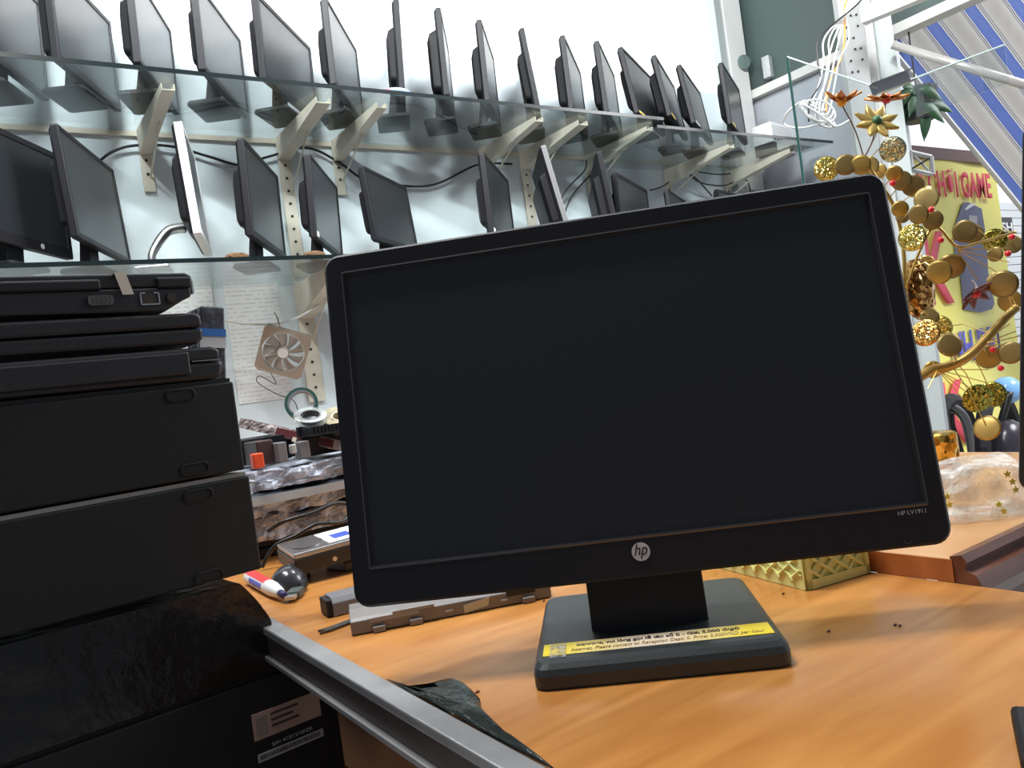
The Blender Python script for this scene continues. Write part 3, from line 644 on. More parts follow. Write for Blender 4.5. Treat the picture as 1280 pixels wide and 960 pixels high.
boxthing('plastic_connector','grey square socket block in the pile left of the heat sink','connector',(.409,1.195,zt_),(.427,1.215,zt_+.026),GREYP,.1)
boxthing('plastic_part','orange-red plastic part at the left end of the pile','plastic part',(.334,1.175,zt_-.002),(.350,1.190,zt_+.020),mat('orange_red_plastic',(.75,.08,.02),.4),.05)
boxthing('adapter','dark brown adapter block behind the orange-red part','adapter',(.346,1.20,zt_),(.372,1.25,zt_+.036),mat('dark_brown_plastic',(.05,.03,.03),.4,var=.4,vscale=40),.1)
boxthing('laptop_battery','flat black battery lying across the back of the pile','battery',(.335,1.26,zt_),(.42,1.33,zt_+.040),BLK2,.05)
# circuit board in antistatic bag, sloping
A=W(302,524,1.30);B=W(424,552,1.26); pcb=thing('circuit_board','circuit board in a crumpled antistatic bag lying across the top of the pile','circuit board',M=frame(A,B-A,V((0,1,.1))))
Lp=(B-A).length+.05
PCBM=mat('mottled_antistatic_film',(.30,.22,.21),.22,bump=.8,bscale=60,var=.7,vscale=45,metal=.3)
MB().grid(lambda u,v:V((Lp*u,-.002+.075*v,.004*noise.noise(V((u*20,v*8,2))))),50,14).build('bag_film',PCBM,pcb,solid=.002)
MB().box((0.01,.0,-.014),(Lp,.07,-.002)).build('board',mat('dark_board',(.03,.02,.02),.4),pcb)
MB().grid(lambda u,v:V((Lp*u,-.004-.002*noise.noise(V((u*30,v*5,5))),-.014+.016*v)),50,3).build('bag_edge',mat('pinkish_film',(.40,.33,.32),.25,bump=.8,bscale=90,var=.6,vscale=60),pcb,solid=.0006)
MB().box((Lp*.45,-.011,-.016),(Lp*.45+.007,-.004,-.009)).build('plug',mat('cream_plug',(.75,.68,.55),.5),pcb)
MB().box((Lp*.3,-.0055,-.012),(Lp*.75,-.004,.0)).build('board_edge',mat('maroon_board',(.13,.03,.035),.35),pcb,label='maroon part showing through the bag')
# supports for the board
# tape rolls
def tape_roll(c,r0,r1,w,m,lab,ax,core=None):
    o=thing('tape_roll',lab,'tape',M=frame(c,V(ax).cross(V((0,0,1))),V(ax)))
    L=lambda r_,y:[V((r_*math.cos(a),y,r_*math.sin(a))) for a in [2*math.pi*k/40 for k in range(40)]]
    MB().loft([L(r1,-w/2),L(r1,w/2),L(r0,w/2),L(r0,-w/2),L(r1,-w/2)],cap=False).build('tape_ring',m,o)
    MB().loft([L(r0,-w/2-.0005),L(r0,w/2+.0005),L(r0-.002,w/2+.0005),L(r0-.002,-w/2-.0005),L(r0,-w/2-.0005)],cap=False).build('tape_core',core or GREYP,o)
    return o
tape_roll(W(377,505,1.33),.022,.027,.012,mat('dark_green_tape',(.02,.07,.06),.35),'dark green tape roll standing on the circuit board',(-.35,-.8,.25))
tape_roll(W(388,522,1.28),.017,.026,.010,film('clear_tape_roll',(.55,.6,.58),.40,rough=.15,bump=.1),'clear tape roll lying beside the green one',(-.1,-.45,.9))
tape_roll(W(425,526,1.30),.014,.030,.018,film('amber_tape_roll',(.55,.48,.3),.75,rough=.2,bump=.1),'yellowish clear tape roll half hidden by the large monitor',(-.1,-.5,.85),core=mat('cream_core',(.7,.6,.4),.5))
# hard drive on a mouse
hd=onz(370,722,Z+.0); HM=frame(W(371,719,1.0),(math.cos(R(-6)),math.sin(R(-6)),.05),(math.cos(R(84)),math.sin(R(84)),.02)); hdo=thing('hard_drive','silver and black hard disk drive with a blue and green label, propped on the mouse','hard drive',M=HM)
MB().box((0,0,0),(.147,.10,.0185)).build('drive_body',mat('drive_black',(.02,.018,.017),.4),hdo,bevel=.001)
cp=MB().box((.001,.001,.0185),(.146,.099,.0255)).build('drive_cover',mat('drive_silver',(.55,.55,.56),.22,metal=.9),hdo,bevel=.0015)
lbm=MB().box((.050,.012,.0256),(.144,.09,.0262)).build('drive_label',PAPER,cp,label='white label with blue and green blocks')
MB().box((.062,.03,.0262),(.086,.06,.0267)).build('label_block',mat('label_blue',(.04,.08,.45),.5),lbm)
MB().box((.090,.03,.0262),(.118,.06,.0267)).build('label_block',mat('label_green',(.15,.5,.10),.5),lbm)
MB().loft([[V((.028+.022*math.cos(a),.05+.03*math.sin(a),z)) for a in [2*math.pi*k/24 for k in range(24)]] for z in (.0255,.0268)]).build('spindle_plate',mat('drive_silver2',(.42,.42,.43),.25,metal=.9),cp)
MB().box((-.0008,.012,.003),(.0005,.03,.012)).build('connector',HOLE,hdo)
for x in (.05,.11): MB().disc((x,-.0005,.007),(0,1,0),.003,.001,n=12).build('screw',SILV,hdo)
# mouse under it
mp_=onz(357,742,Z)
ms=thing('computer_mouse','round glossy black mouse under the front of the hard disk drive','mouse',tuple(onz(362,735,Z)),R(60))
MB().sphere((0,0,.0),.025,1.1,.95,1.15,nu=28,nv=16,fn=lambda p:V((p.x,p.y,max(p.z,0)))).build('mouse_shell',mat('glossy_mouse',(.03,.03,.035),.2),ms,smooth=True)
MB().box((.02,-.002,.018),(.030,.002,.026)).build('scroll_wheel',GREYP,ms,bevel=.001)
# drive caddy block
cd_=thing('plastic_bracket','brownish grey plastic bracket block under the right end of the hard disk','bracket',(.41,1.03,Z),R(10))
MB().loft([[V((x,y,z)) for y,z in ((-.02,0),(.03,0),(.03,.024),(-.008,.024),(-.02,.010))] for x in (-.03,.05)]).build('block',mat('brown_grey_plastic',(.10,.075,.06),.4),cd_,bevel=.002)
# marker
a=onz(320,725,Z+.009);b=onz(355,744,Z+.009); a.z=Z+.0092; b.z=Z+.0092
MM=frame(a,b-a,V((0,0,1))); mk=thing('marker_pen','white and red marker pen with a dark blue tip lying on the desk edge','marker',M=MM); Lm=(b-a).length
def lath(pr,M_=None,n=20): return [[V((x,r_*math.cos(t),r_*math.sin(t))) for t in [2*math.pi*k/n for k in range(n)]] for x,r_ in pr]
print('marker len',Lm)
MB().loft(lath([(-.03,.0088),(-.029,.009),(Lm*.62,.009),(Lm*.63,.0088)])).build('barrel',WHT,mk,smooth=False)
MB().loft([[V((x,.0093*math.cos(t),.0093*math.sin(t))) for t in [R(-60+105*k/8) for k in range(9)]] for x in (-.028,Lm*.5)],cap=False).build('red_band',mat('marker_red',(.75,.05,.05),.4),mk,solid=.0003,label='red printed band')
MB().loft([[V((x,.0093*math.cos(t),.0093*math.sin(t))) for t in [R(58+45*k/6) for k in range(7)]] for x in (-.0,Lm*.45)],cap=False).build('blue_print',mat('marker_blue',(.08,.1,.55),.4),mk,solid=.0003)
MB().loft(lath([(Lm*.63,.0088),(Lm*.66,.0085),(Lm*.86,.0062),(Lm*.9,.0048)])).build('shoulder',WHT,mk,smooth=True)
MB().loft(lath([(Lm*.9,.0046),(Lm*.99,.0044),(Lm*1.02,.003)])).build('tip',mat('marker_tip',(.02,.02,.09),.5),mk)
# usb cable
u0=onz(362,748,Z+.006); u1=onz(378,733,Z+.006); u0.z=u1.z=Z+.006
ub=thing('usb_cable','grey cable with a metal plug end lying beside the marker pen','cable',M=frame(u0,u1-u0,(0,0,1)))
MB().box((0,-.0022,-.006),(.014,.0022,.006)).build('metal_plug',SILV,ub,bevel=.0005)
MB().box((.012,-.004,-.008),(.036,.0045,.008)).build('plug_grip',mat('dark_green_grey',(.05,.06,.06),.45),ub,bevel=.002)
MB().tube(curve([V((.034,0,0)),V((.055,-.001,.001)),V((.085,-.002,-.01)),V((.12,-.002,-.012))],6),[.004]*19,8).build('cord',CABK,ub,smooth=True)
# ------------------------------------------------------------ long grey strips (laptop batteries)
def strip_part(a,b,lab,back=.0):
    a=onz(*a,Z);b=onz(*b,Z); a.z=b.z=Z
    M=frame(a,b-a,V((0,0,1)).cross(b-a)); L=(b-a).length
    o=thing('laptop_battery',lab,'battery',M=M,group='grey laptop batteries behind the monitor stand')
    GM=mat('warm_grey_plastic',(.19,.175,.17),.42)
    MB().loft([[V((x,y,z)) for y,z in ((0,.001),(.0,.013),(.004,.0155),(.018,.021),(.040,.021),(.044,.014),(.044,.0005),(.003,.0005))] for x in (0,L)]).build('battery_body',GM,o,bevel=.0008)
    k=MB(); k.box((.018,-.0015,.010),(.065,.001,.014)); k.box((.04,-.0015,.0135),(.08,.001,.0165)); k.build('latch_ridge',mat('light_warm_grey',(.28,.27,.27),.4),o)
    for x in (.02,.055,L-.03): MB().box((x,-.005,.0005),(x+.012,.001,.006)).build('clip',GM,o,bevel=.0008)
    MB().box((L-.045,-.001,.009),(L-.016,.002,.0155)).build('contact_slot',HOLE,o)
    for x in (.09,.145): MB().box((x,-.0012,.006),(x+.007,.0005,.0075)).build('tab',LGREY,o)
    return o
s1=strip_part((440,796),(690,747),'long grey laptop battery with a cream sticker, right behind the monitor stand')
st_=MB(); st_.face([(.108,-.0012,.0015),(.132,-.0012,.005),(.134,-.0012,.013),(.108,-.0012,.0095)]); st_.build('sticker',mat('cream_sticker',(.5,.48,.38),.5),s1,solid=.0003,label='cream sticker')
a_=onz(418,772,Z);b_=onz(520,745,Z)
bt=thing('laptop_battery','second grey laptop battery behind the stickered one, half hidden by the large monitor','battery',M=frame(V((a_.x,a_.y,Z)),b_-a_,V((0,0,1)).cross(b_-a_)),group='grey laptop batteries behind the monitor stand')
MB().loft([[V((x,y,z)) for y,z in ((0,.0005),(0,.014),(.006,.020),(.03,.020),(.034,.0005))] for x in (0,.18)]).build('battery_body',GREYP,bt,bevel=.001)
MB().box((-.006,.002,.001),(0,.03,.018)).build('end_cap',BLK2,bt,bevel=.001)
# utility blade (small dark sliver)
kp=onz(400,794,Z); k1=onz(432,782,Z)
kb=thing('utility_blade','small dark metal blade lying at the left end of the stickered battery','blade',M=frame(V((kp.x,kp.y,Z+.0005)),k1-kp,V((0,0,1)).cross(k1-kp)))
MB().loft([[V((0,0,z)),V((.012,-.003,z)),V((.05,-.002,z)),V((.05,.008,z)),V((.014,.007,z)),V((.004,.010,z)),V((.009,.003,z))] for z in (0,.002)]).build('blade_plate',mat('dark_steel',(.10,.10,.10),.35,metal=.7),kb)
# ------------------------------------------------------------ yellow basket
c0=onz(1010,738,Z);c1=onz(1085,716,Z);c2=onz(897,711,Z)
e1=(c1-c0).normalized(); e2=(c2-c0).normalized(); e2=(e2-e1*e2.dot(e1)).normalized()
L1=(c1-c0).length*1.0; L2=.20; L1=.072
bk=thing('plastic_basket','pale yellow plastic basket with a woven diamond pattern behind the large monitor','basket',M=frame(V((c0.x,c0.y,Z+.0005)),e1,e2))
def bwall(o_,d,L,hh,nm,parent,skew):
    b=MB(); d=V(d); o_=V(o_); nrm=V((d.y,-d.x,0)).normalized()
    def q_(u,z,y=0): return o_+d*u+V((0,0,z))+nrm*y
    for z0,z1 in ((0,.008),(hh-.006,hh)): b.loft([[q_(0,z0,-.002),q_(0,z0,.0025),q_(0,z1,.0025),q_(0,z1,-.002)],[q_(L,z0,-.002),q_(L,z0,.0025),q_(L,z1,.0025),q_(L,z1,-.002)]])
    for u0 in (0,L-.004): b.loft([[q_(u0,0,-.002),q_(u0+.004,0,-.002),q_(u0+.004,0,.0025),q_(u0,0,.0025)],[q_(u0,hh,-.002),q_(u0+.004,hh,-.002),q_(u0+.004,hh,.0025),q_(u0,hh,.0025)]])
    b.loft([[q_(0,0,-.0028),q_(0,0,-.0012),q_(0,hh,-.0012),q_(0,hh,-.0028)],[q_(L,0,-.0028),q_(L,0,-.0012),q_(L,hh,-.0012),q_(L,hh,-.0028)]])
    st=.017; k=-hh
    while k<L:
        for s_ in (1,-1):
            ua,ub_=(k,k+hh) if s_>0 else (k+hh,k)
            pts=[]
            for t in [i/8 for i in range(9)]:
                u=ua+(ub_-ua)*t
                if 0<=u<=L: pts.append((u,.007+(hh-.013)*t,.0002+.0006*s_*math.cos(t*hh/st*math.pi*2)))
            if len(pts)>2:
                for sg_ in (1,-1): b.tube([q_(p[0],p[1],p[2] if sg_>0 else -.0028-p[2]) for p in pts],.0017,6)
        k+=st
    return b.build(nm,YEL,parent)
hh=.055
bwall((0,0,0),(1,0,0),L1,hh,'side_wall',bk,0); bwall((0,0,0),(0,1,0),L2,hh,'side_wall',bk,0)
bwall((L1,0,0),(0,1,0),L2,hh,'side_wall',bk,0); bwall((0,L2,0),(1,0,0),L1,hh,'side_wall',bk,0)
MB().box((0,0,.0),(L1,L2,.003)).build('basket_floor',YEL,bk)
# ------------------------------------------------------------ dark plastic film at the desk edge
film_pts=[(478,853),(500,861),(535,857),(565,852),(580,858),(600,876),(602,890),(618,905),(650,935),(692,978),(668,974),(600,930),(540,893)]
FP=[onz(x,y,Z) for x,y in film_pts]
for p in FP: p.x=max(p.x,DX0+.0055)
cen=sum(FP,V((0,0,0)))/len(FP)
fl=thing('plastic_film','torn piece of dark shiny plastic film lying on the desk against the aluminium edge','plastic film',(cen.x,cen.y,Z))
mb=MB(); rings=[]
for s_ in (1,.85,.6,.35,.12):
    ring=[]
    n_=60
    for k in range(n_):
        t=k/n_*len(FP); i=int(t); f_=t-i; p=FP[i].lerp(FP[(i+1)%len(FP)],f_); p=cen+(p-cen)*s_
        z=.0015+.006*max(0,noise.noise(V((p.x*45,p.y*45,1)))+.25)*(1 if s_<1 else .4)
        ring.append(V((p.x,p.y,Z+z)))
    rings.append(ring)
mb.loft(rings).build('film_sheet',mat('dark_shiny_film',(.03,.038,.036),.14,bump=.3,bscale=40,alpha=.82,spec=.9),fl,world=True,smooth=True,solid=.0004)
# brown paper / wrap below the aluminium edge
wp=thing('black_plastic_bag','black plastic bag stuffed under the desk edge beside the cases','bag',(.19,.60,0))
MB().sphere((0,0,.25),.25,.14,.6,1.06,nu=40,nv=24,fn=lambda p:p*(1+.10*noise.noise(p*14)+.05*noise.noise(p*40))).build('bag_body',WRAP,wp,smooth=True)
dk_=onz(1372,975,Z); bd=thing('black_device','black slab-like device at the bottom right corner of the photo','device',(dk_.x,dk_.y,Z+.0005),R(28))
MB().box((-.012,-.05,0),(.05,.03,.012)).build('device_body',BLK2,bd,bevel=.003)
# crumbs
for k,(x,y) in enumerate(((979,743),(1036,790),(680,752),(1119,782),(1125,783),(597,866))):
    p=onz(x,y,Z); o=MB().sphere((0,0,.0008),.0012,1.4+.3*(k%2),.8,.7,nu=8,nv=5).build('crumb',mat('brown_crumb',(.12,.03,.015),.6))
    o.location=(p.x,p.y,Z)
    tag(o,['dark red crumb in front of the yellow basket','brown crumb right of the monitor stand','dark crumb at the right end of the stickered battery','left crumb of the close pair near the right shadow','right crumb of the close pair near the right shadow','pale speck beside the dark film'][k],'crumb','crumbs on the desk')
# ------------------------------------------------------------ clear plastic bag on the side table
pb=onz(1219,642,Z+.02)
bgo=thing('plastic_bag','crumpled clear plastic bag with small yellow stars on the side table','bag',(pb.x,pb.y,Z+.0205),R(-35))
def bagf(p):
    k=noise.noise(p*35)+.5*noise.noise(p*90); q=V((p.x,p.y,max(p.z,-.02)))
    q.z=(q.z+.02); return q*(1+.16*k)
def sbox(u,v): pass
bgm=MB(); nu,nv=48,24; loops=[]
for j in range(nv+1):
    t=j/nv; z=.052*math.sin(t*math.pi/2)**.8; sc_=1-.25*t**3; L=[]
    for k in range(nu):
        a=2*math.pi*k/nu; cx,sy=math.cos(a),math.sin(a); e_=.45
        x=.052*sc_*math.copysign(abs(cx)**e_,cx); y=.038*sc_*math.copysign(abs(sy)**e_,sy)
        p=V((x,y,z)); nz=noise.noise(p*30+V((3,0,0)))+.6*noise.noise(p*80); L.append(V((x*(1+.13*nz),y*(1+.13*nz),max(.0005,z+.006*nz*t))))
    loops.append(L)
bgm.loft(loops); bgm.build('bag_film',film('bag_film_pale',(.9,.9,.86),.38,rough=.15,bump=.7,bscale=60),bgo,smooth=True)
for k,(x,z) in enumerate(((.012,.044),(.016,.036),(.018,.028),(-.048,.03),(-.047,.022),(.0,.016),(.004,.009))):
    s_=MB(); L=[[V((x+(.0042 if i%2==0 else .0019)*math.sin(i*math.pi/5),y,z+(.0042 if i%2==0 else .0019)*math.cos(i*math.pi/5))) for i in range(10)] for y in (-.0445,-.044)]
    s_.loft(L).build('star_print',mat('yellow_print',(.85,.72,.12),.4),bgo)
# ------------------------------------------------------------ monitor at the right edge of the frame
yw=R(173); tR=R(8); wR,hR=.50,.335
xr=V((math.cos(yw),math.sin(yw),0)); nR=V((math.sin(yw),-math.cos(yw),0))
pl_=W(1271.5,612,.76)                       # its lower corner towards the room
cR=pl_-xr*wR/2; rootR=cR-nR*.07
rm=thing('computer_monitor','black monitor cut off by the right edge of the photo, above the side table','monitor',(rootR.x,rootR.y,Z+.0205),yw)
make_monitor(rm,wR,hR,tR,pl_.z-(Z+.0205),yf=-.07,m_scr=SCR,base=(.2,.12),r=.012,bz=(.018,.018,.018,.03))
# ------------------------------------------------------------ white post, side wall and green board at the right end
pa=MB(); x0=onY(918,0,YW-.04).x; x1=onY(948,0,YW-.04).x
struct('trim_1',MB().box((3.46,YW-.05,HB-.1),(3.60,YW+.02,4.2)),mat('post_white',(.62,.63,.62),.4,var=.1,vscale=6),bevel=.004)
struct('trim_2',MB().box((3.40,YW-.045,HB-.1),(3.445,YW-.003,4.2)),mat('aluminium_white',(.55,.6,.6),.3,metal=.5))
cdp=W(931,77,3.9); cdo=tag(MB().disc((0,0,0),(-.4,-1,-.1),.036,.0012,n=32).build('compact_disc',mat('disc_silver',(.6,.75,.7),.12,metal=.9)),'shiny compact disc hung on the white post','disc')
cdp=onY(930,77,YW-.07); cdo.location=cdp
GB=mat('green_grey_board',(.06,.088,.083),.5,var=.08,vscale=3)
XW=XE+.04
k0=onX(958,104,XW);k1=onX(1054,66,XW)
zb_=(k0.z+k1.z)/2
struct('wall_right',MB().box((XW,1.35,zb_),(XW+.05,YW+.1,4.3)),GB)
struct('trim_3',MB().box((XW-.03,1.35,zb_-.045),(XW+.05,YW,zb_+.0)),mat('beam_white',(.62,.61,.58),.5,var=.15,vscale=8),bevel=.003)
struct('wall_side',MB().box((XW+.01,1.95,0),(XW+.05,YW+.1,zb_-.045)),mat('side_panel_grey',(.38,.40,.44),.5,var=.1,vscale=3))
# column of perforated angle and white slab
def vert_box(name,px0,px1,depth_px,d,z0,z1,m,struct_=True,th=.08,**k):
    a=W(*px0,d); b=W(*px1,d); u=(b-a); u.z=0; L=u.length; u.normalize(); n_=V((-u.y,u.x,0))
    if n_.dot(Fw)<0: n_=-n_
    P=[a,a+u*L,a+u*L+n_*th,a+n_*th]
    mb=MB().loft([[V((p.x,p.y,z0)) for p in P],[V((p.x,p.y,z1)) for p in P]])
    o=mb.build(name,m,**k); return o,a,u,n_,L
WC=mat('white_column_paint',(.50,.55,.54),.6,var=.06,vscale=3)
o,a,u,n_,L=vert_box('wall_column',(1097,60),(1119,60),None,3.30,0,4.2,WC); o['kind']='structure'
o,a,u,n_,L=vert_box('perforated_post',(1054,60),(1083,60),None,3.22,1.0,4.2,mat('perforated_grey',(.40,.41,.41),.5,var=.1,vscale=5),th=.04)
pp=thing('perforated_post','grey-white perforated steel post at the shop front, cables running down it','post',(a.x,a.y,0)); o.parent=pp
for v in o.data.vertices: v.co-=V((a.x,a.y,0)); v.co.z=v.co.z if v.co.z>1.05 else 0
o.name='post_body'
hl=MB()
for r_ in range(26):
    for c_ in (.25,.5,.75):
        if (r_+int(c_*4))%3==0: continue
        p=a+u*L*c_; hl.disc((p.x-n_.x*.002-a.x,p.y-n_.y*.002-a.y,2.0+.045*r_),n_,.0045,.003,n=8)
hl.build('punched_hole',HOLE,pp)
o2,a2,u2,n2,L2_=vert_box('corner_post',(1084,60),(1096,60),None,3.26,0,4.2,mat('white_gloss_post',(.60,.60,.58),.3),th=.05,bevel=.01); tag(o2,'rounded white post between the perforated post and the wall column','post')
# horizontal white beam at the top
A=W(1078,21,3.1);B=W(1200,-30,2.85); ub=thing('ceiling_beam','white box beam crossing above the awning','beam',M=frame(A,B-A,(0,0,1)))
MB().box((0,-.03,-.021),((B-A).length,.03,.021)).build('beam_body',mat('beam_white2',(.7,.69,.67),.4),ub,bevel=.002)
# glass cabinet: vertical pane and its neighbour, in a metal channel
TLp=(984,72); dG=2.3
g0=W(984,72,dG); g1=W(1097,111,2.15); 
dc=thing('display_case','clear glass display case panes with a green cut edge, behind the gold flowers','display case',(g0.x,g0.y,DZ+.03))
u_=(g1-g0); zt0=g0.z
def vpane(a,b,zlow,name,lab,edge_m=GREEN,th=.006,ea=True,eb=False):
    a=V(a);b=V(b); o=dc; d=(b-a); d.z=0; d.normalize(); n_=V((-d.y,d.x,0))*th/2
    P=lambda p,z:[V((p.x,p.y,z))-n_,V((p.x,p.y,z))+n_]
    lo=P(a,zlow)+P(b,zlow)[::-1]; hi=P(a,a.z)+P(b,b.z)[::-1]
    MB().loft([lo,hi]).build('glass_pane',GLSC,o,world=True)
    if ea:
        w=d*.006; MB().loft([[p-w*.5 for p in P(a,zlow)]+[p+w*.5 for p in P(a,zlow)][::-1],[p-w*.5 for p in P(a,a.z+.001)]+[p+w*.5 for p in P(a,a.z+.001)][::-1]]).build('cut_edge',edge_m,o,world=True)
    e_=MB().tube([a+V((0,0,.002)),b+V((0,0,.002))],.0025,6).build('top_edge',mat('pale_glass_edge',(.45,.55,.55),.2),o,world=True)
    return o
vpane(g0,g1,DZ+.03,'glass_pane','tall clear glass pane with a green cut edge standing behind the gold flowers')
h0=W(1140,100,2.2);h1_=W(1256,57,2.0)
vpane(h0,h1_,h0.z-.10,'glass_pane','clear glass strip in front of the striped awning, held by the metal channel',ea=False)
chM=frame(W(1092,114,2.15),W(1140,96,2.15)-W(1092,114,2.15),(0,0,1))
Lc=(W(1140,96,2.15)-W(1092,114,2.15)).length
MB().box((0,-.012,-.012),(Lc,.02,-.009),chM).box((0,-.012,-.012),(Lc,-.009,.014),chM).box((0,.017,-.012),(Lc,.02,.014),chM).build('channel_profile',SILV,dc,world=True)
# devices on the right end of the right shelf
dv=onz(984,172,HB+.005)
boxthing('set_top_box','light grey flat box on the end of the right glass shelf','electronic box',(3.335,2.31,HB+.0045),(3.50,2.40,HB+.045),LGREY,0,part='case')
nb=thing('network_box','white ventilated power box with cables above the flat grey box','electronic box',(3.44,2.43,HB+.0045),.15)
MB().box((-.115,-.0,.03+.02),(.10,.10,.145)).build('case',WHT,nb,bevel=.002)
MB().box((-.11,.0,0),(.09,.10,.05)).build('foot_tray',BLK2,nb)
vv=MB()
for r_ in range(6):
    for k in range(12): vv.box((-.10+.016*k,-.001,.08+.009*r_),(-.092+.016*k,.0,.083+.009*r_))
vv.build('vent_slot',GREYP,nb)
for k in range(3): MB().disc((-.09+.03*k,-.001,.063),(0,1,0),.006,.004,n=12).build('knob',BLK2,nb)
# small clock-like clutter at the post
boxthing('plug_adapter','small crumpled silver adapter box at the top of the white post foot','adapter',onY(962,84,2.60)-V((.04,.02,.06)),onY(962,84,2.60)+V((.03,.02,.05)),mat('crumpled_silver',(.4,.42,.43),.4,var=.5,vscale=50),.2)
dev=boxthing('power_supply','dark box with a red front below the right glass','box',(3.47,2.52,HB-.30),(3.62,2.66,HB-.17),mat('dark_red_box',(.20,.02,.02),.5),0)
struct('trim_4',MB().box((3.46,2.50,.0),(3.63,2.70,HB-.302)),mat('even_grey_cabinet',(.25,.27,.28),.5))  # cabinet block in one even grey
# white cable bundle
rnd=random.Random(3)
for k in range(7):
    dx=k*3; m_=CABW if k not in (0,5) else (CABK if k==0 else mat('orange_cable',(.8,.3,.06),.5))
    pts=[W(1098-dx*.9,-30,3.02+.02*k),W(1074-dx*1.1,3,3.0+.02*k),W(1026+k*6,45,2.98),W(1022+k*4.5+3*(k%3),75,2.96),W(1026+k*3-4*(k%2),102,2.94),W(1012+4*k,128+k*2,2.9),W(1004+rnd.randint(-8,30),142+rnd.randint(-8,12),2.9)]
    cable('wall_cable',pts,.0032,m_,['black cable outermost in the bundle coming down from the perforated post','white cable next to the outer black one in the post bundle','white cable third from the left in the post bundle','white cable in the middle of the post bundle','white cable right of the bundle middle','orange cable in the bundle beside the perforated post','white cable nearest the perforated post'][k],group=None)
lp_=[]
for k in range(60):
    t=k*.55; lp_.append(W(1022+20*math.cos(t)+3*math.sin(t*.37),142+14*math.sin(t*1.07)+k*.15-5,2.9-.05*math.sin(t*.3)))
cable('wall_cable',lp_,.0035,CABW,'tangled coil of white cable seen behind the glass pane',smooth=3)
cable('wall_cable',[W(1000,128,2.9),W(985,140,2.95),W(980,155,3.0),W(1000,160,2.95),W(1030,155,2.9),W(1046,158,2.9),W(1062,150,2.9)],.004,CABW,'white cable running from the coil to the power box')
# ------------------------------------------------------------ awning
a0=W(1131,85,4.0); a1=W(1275,261,4.4); a2_=W(1110,-60,3.8)
nA=(a1-a0).cross(a2_-a0).normalized()
S0=onP(1152,95,a0,nA); S1=onP(1275,246,a0,nA); sdir=(S1-S0).normalized(); pdir=nA.cross(sdir).normalized()
if pdir.dot(Rt)<0: pdir=-pdir
MA=frame(S0,pdir,sdir); per=abs((onP(1211,90,a0,nA)-S0).dot(pdir)); print('awning period',per)
ma=bpy.data.materials.new('striped_awning_fabric'); ma.use_nodes=True; t=ma.node_tree; b=t.nodes['Principled BSDF']; b.inputs['Roughness'].default_value=.7
g=t.nodes.new('ShaderNodeTexCoord'); sp=t.nodes.new('ShaderNodeSeparateXYZ'); dv_=t.nodes.new('ShaderNodeMath'); dv_.operation='DIVIDE'; dv_.inputs[1].default_value=per
ad=t.nodes.new('ShaderNodeMath'); ad.operation='ADD'; ad.inputs[1].default_value=100.17; fr=t.nodes.new('ShaderNodeMath'); fr.operation='FRACT'
rp=t.nodes.new('ShaderNodeValToRGB'); rp.color_ramp.interpolation='CONSTANT'; cr=rp.color_ramp
cols=[(0,(.13,.21,.56)),(.34,(.78,.76,.73)),(.385,(.10,.12,.25)),(.405,(.78,.76,.73)),(.44,(.10,.12,.25)),(.455,(.78,.76,.73)),(.90,(.10,.12,.25)),(.915,(.78,.76,.73)),(.945,(.10,.12,.25)),(.965,(.78,.76,.73))]
cr.elements[0].position=0; cr.elements[0].color=(*cols[0][1],1); cr.elements[1].position=cols[1][0]; cr.elements[1].color=(*cols[1][1],1)
for p_,c_ in cols[2:]:
    e=cr.elements.new(p_); e.color=(*c_,1)
for a,b_ in ((g.outputs['Object'],sp.inputs[0]),(sp.outputs[0],dv_.inputs[0]),(dv_.outputs[0],ad.inputs[0]),(ad.outputs[0],fr.inputs[0]),(fr.outputs[0],rp.inputs[0]),(rp.outputs[0],b.inputs['Base Color'])): t.links.new(a,b_)
b.inputs['Subsurface Weight'].default_value=0
tr=t.nodes.new('ShaderNodeBsdfTranslucent'); mxs=t.nodes.new('ShaderNodeMixShader'); mxs.inputs[0].default_value=.45
t.links.new(rp.outputs[0],tr.inputs[0]); t.links.new(b.outputs[0],mxs.inputs[1]); t.links.new(tr.outputs[0],mxs.inputs[2]); t.links.new(mxs.outputs[0],t.nodes['Material Output'].inputs[0])
aw=thing('striped_awning','blue and white striped cloth awning sloping down outside the shop','awning',M=MA)
Mi=MA.inverted()
q4=[Mi@onP(x,y,a0,nA) for x,y in ((1119,70),(1276,262),(1480,560),(1560,-80),(1104,-80),(1106,30))]
def onplane(u,v):
    A_,B_,C_,D_=q4[0],q4[2],q4[3],q4[4]
    # four-sided patch with straight lower-left edge
    p=(q4[0].lerp(q4[1],v*1.0 if v<1 else 1) if False else q4[0].lerp(q4[2],v)).lerp(D_.lerp(C_,v),u)
    p.z=.012*math.sin(p.x/per*2*math.pi)*(.4+.6*u); return p
e_line=(q4[1]-q4[0]).normalized(); endp=q4[0]+e_line*((q4[1]-q4[0]).length*2.4); q4[2]=endp
cl=MB().grid(onplane,60,30).build('awning_cloth',ma,aw,smooth=True,solid=.002)
MB().tube([q4[0]+V((0,0,-.012)),endp+V((0,0,-.012))],.014,8).build('hem_roll',mat('awning_hem',(.55,.55,.55),.6),aw)
pA=W(1116,56,3.25);pB=W(1330,121,3.0)
tag(MB().tube([pA,pB],.017,12).build('awning_pole',mat('pole_grey',(.52,.50,.48),.35,metal=.3),smooth=True),'grey metal pole holding the striped awning, crossing under it','pole')
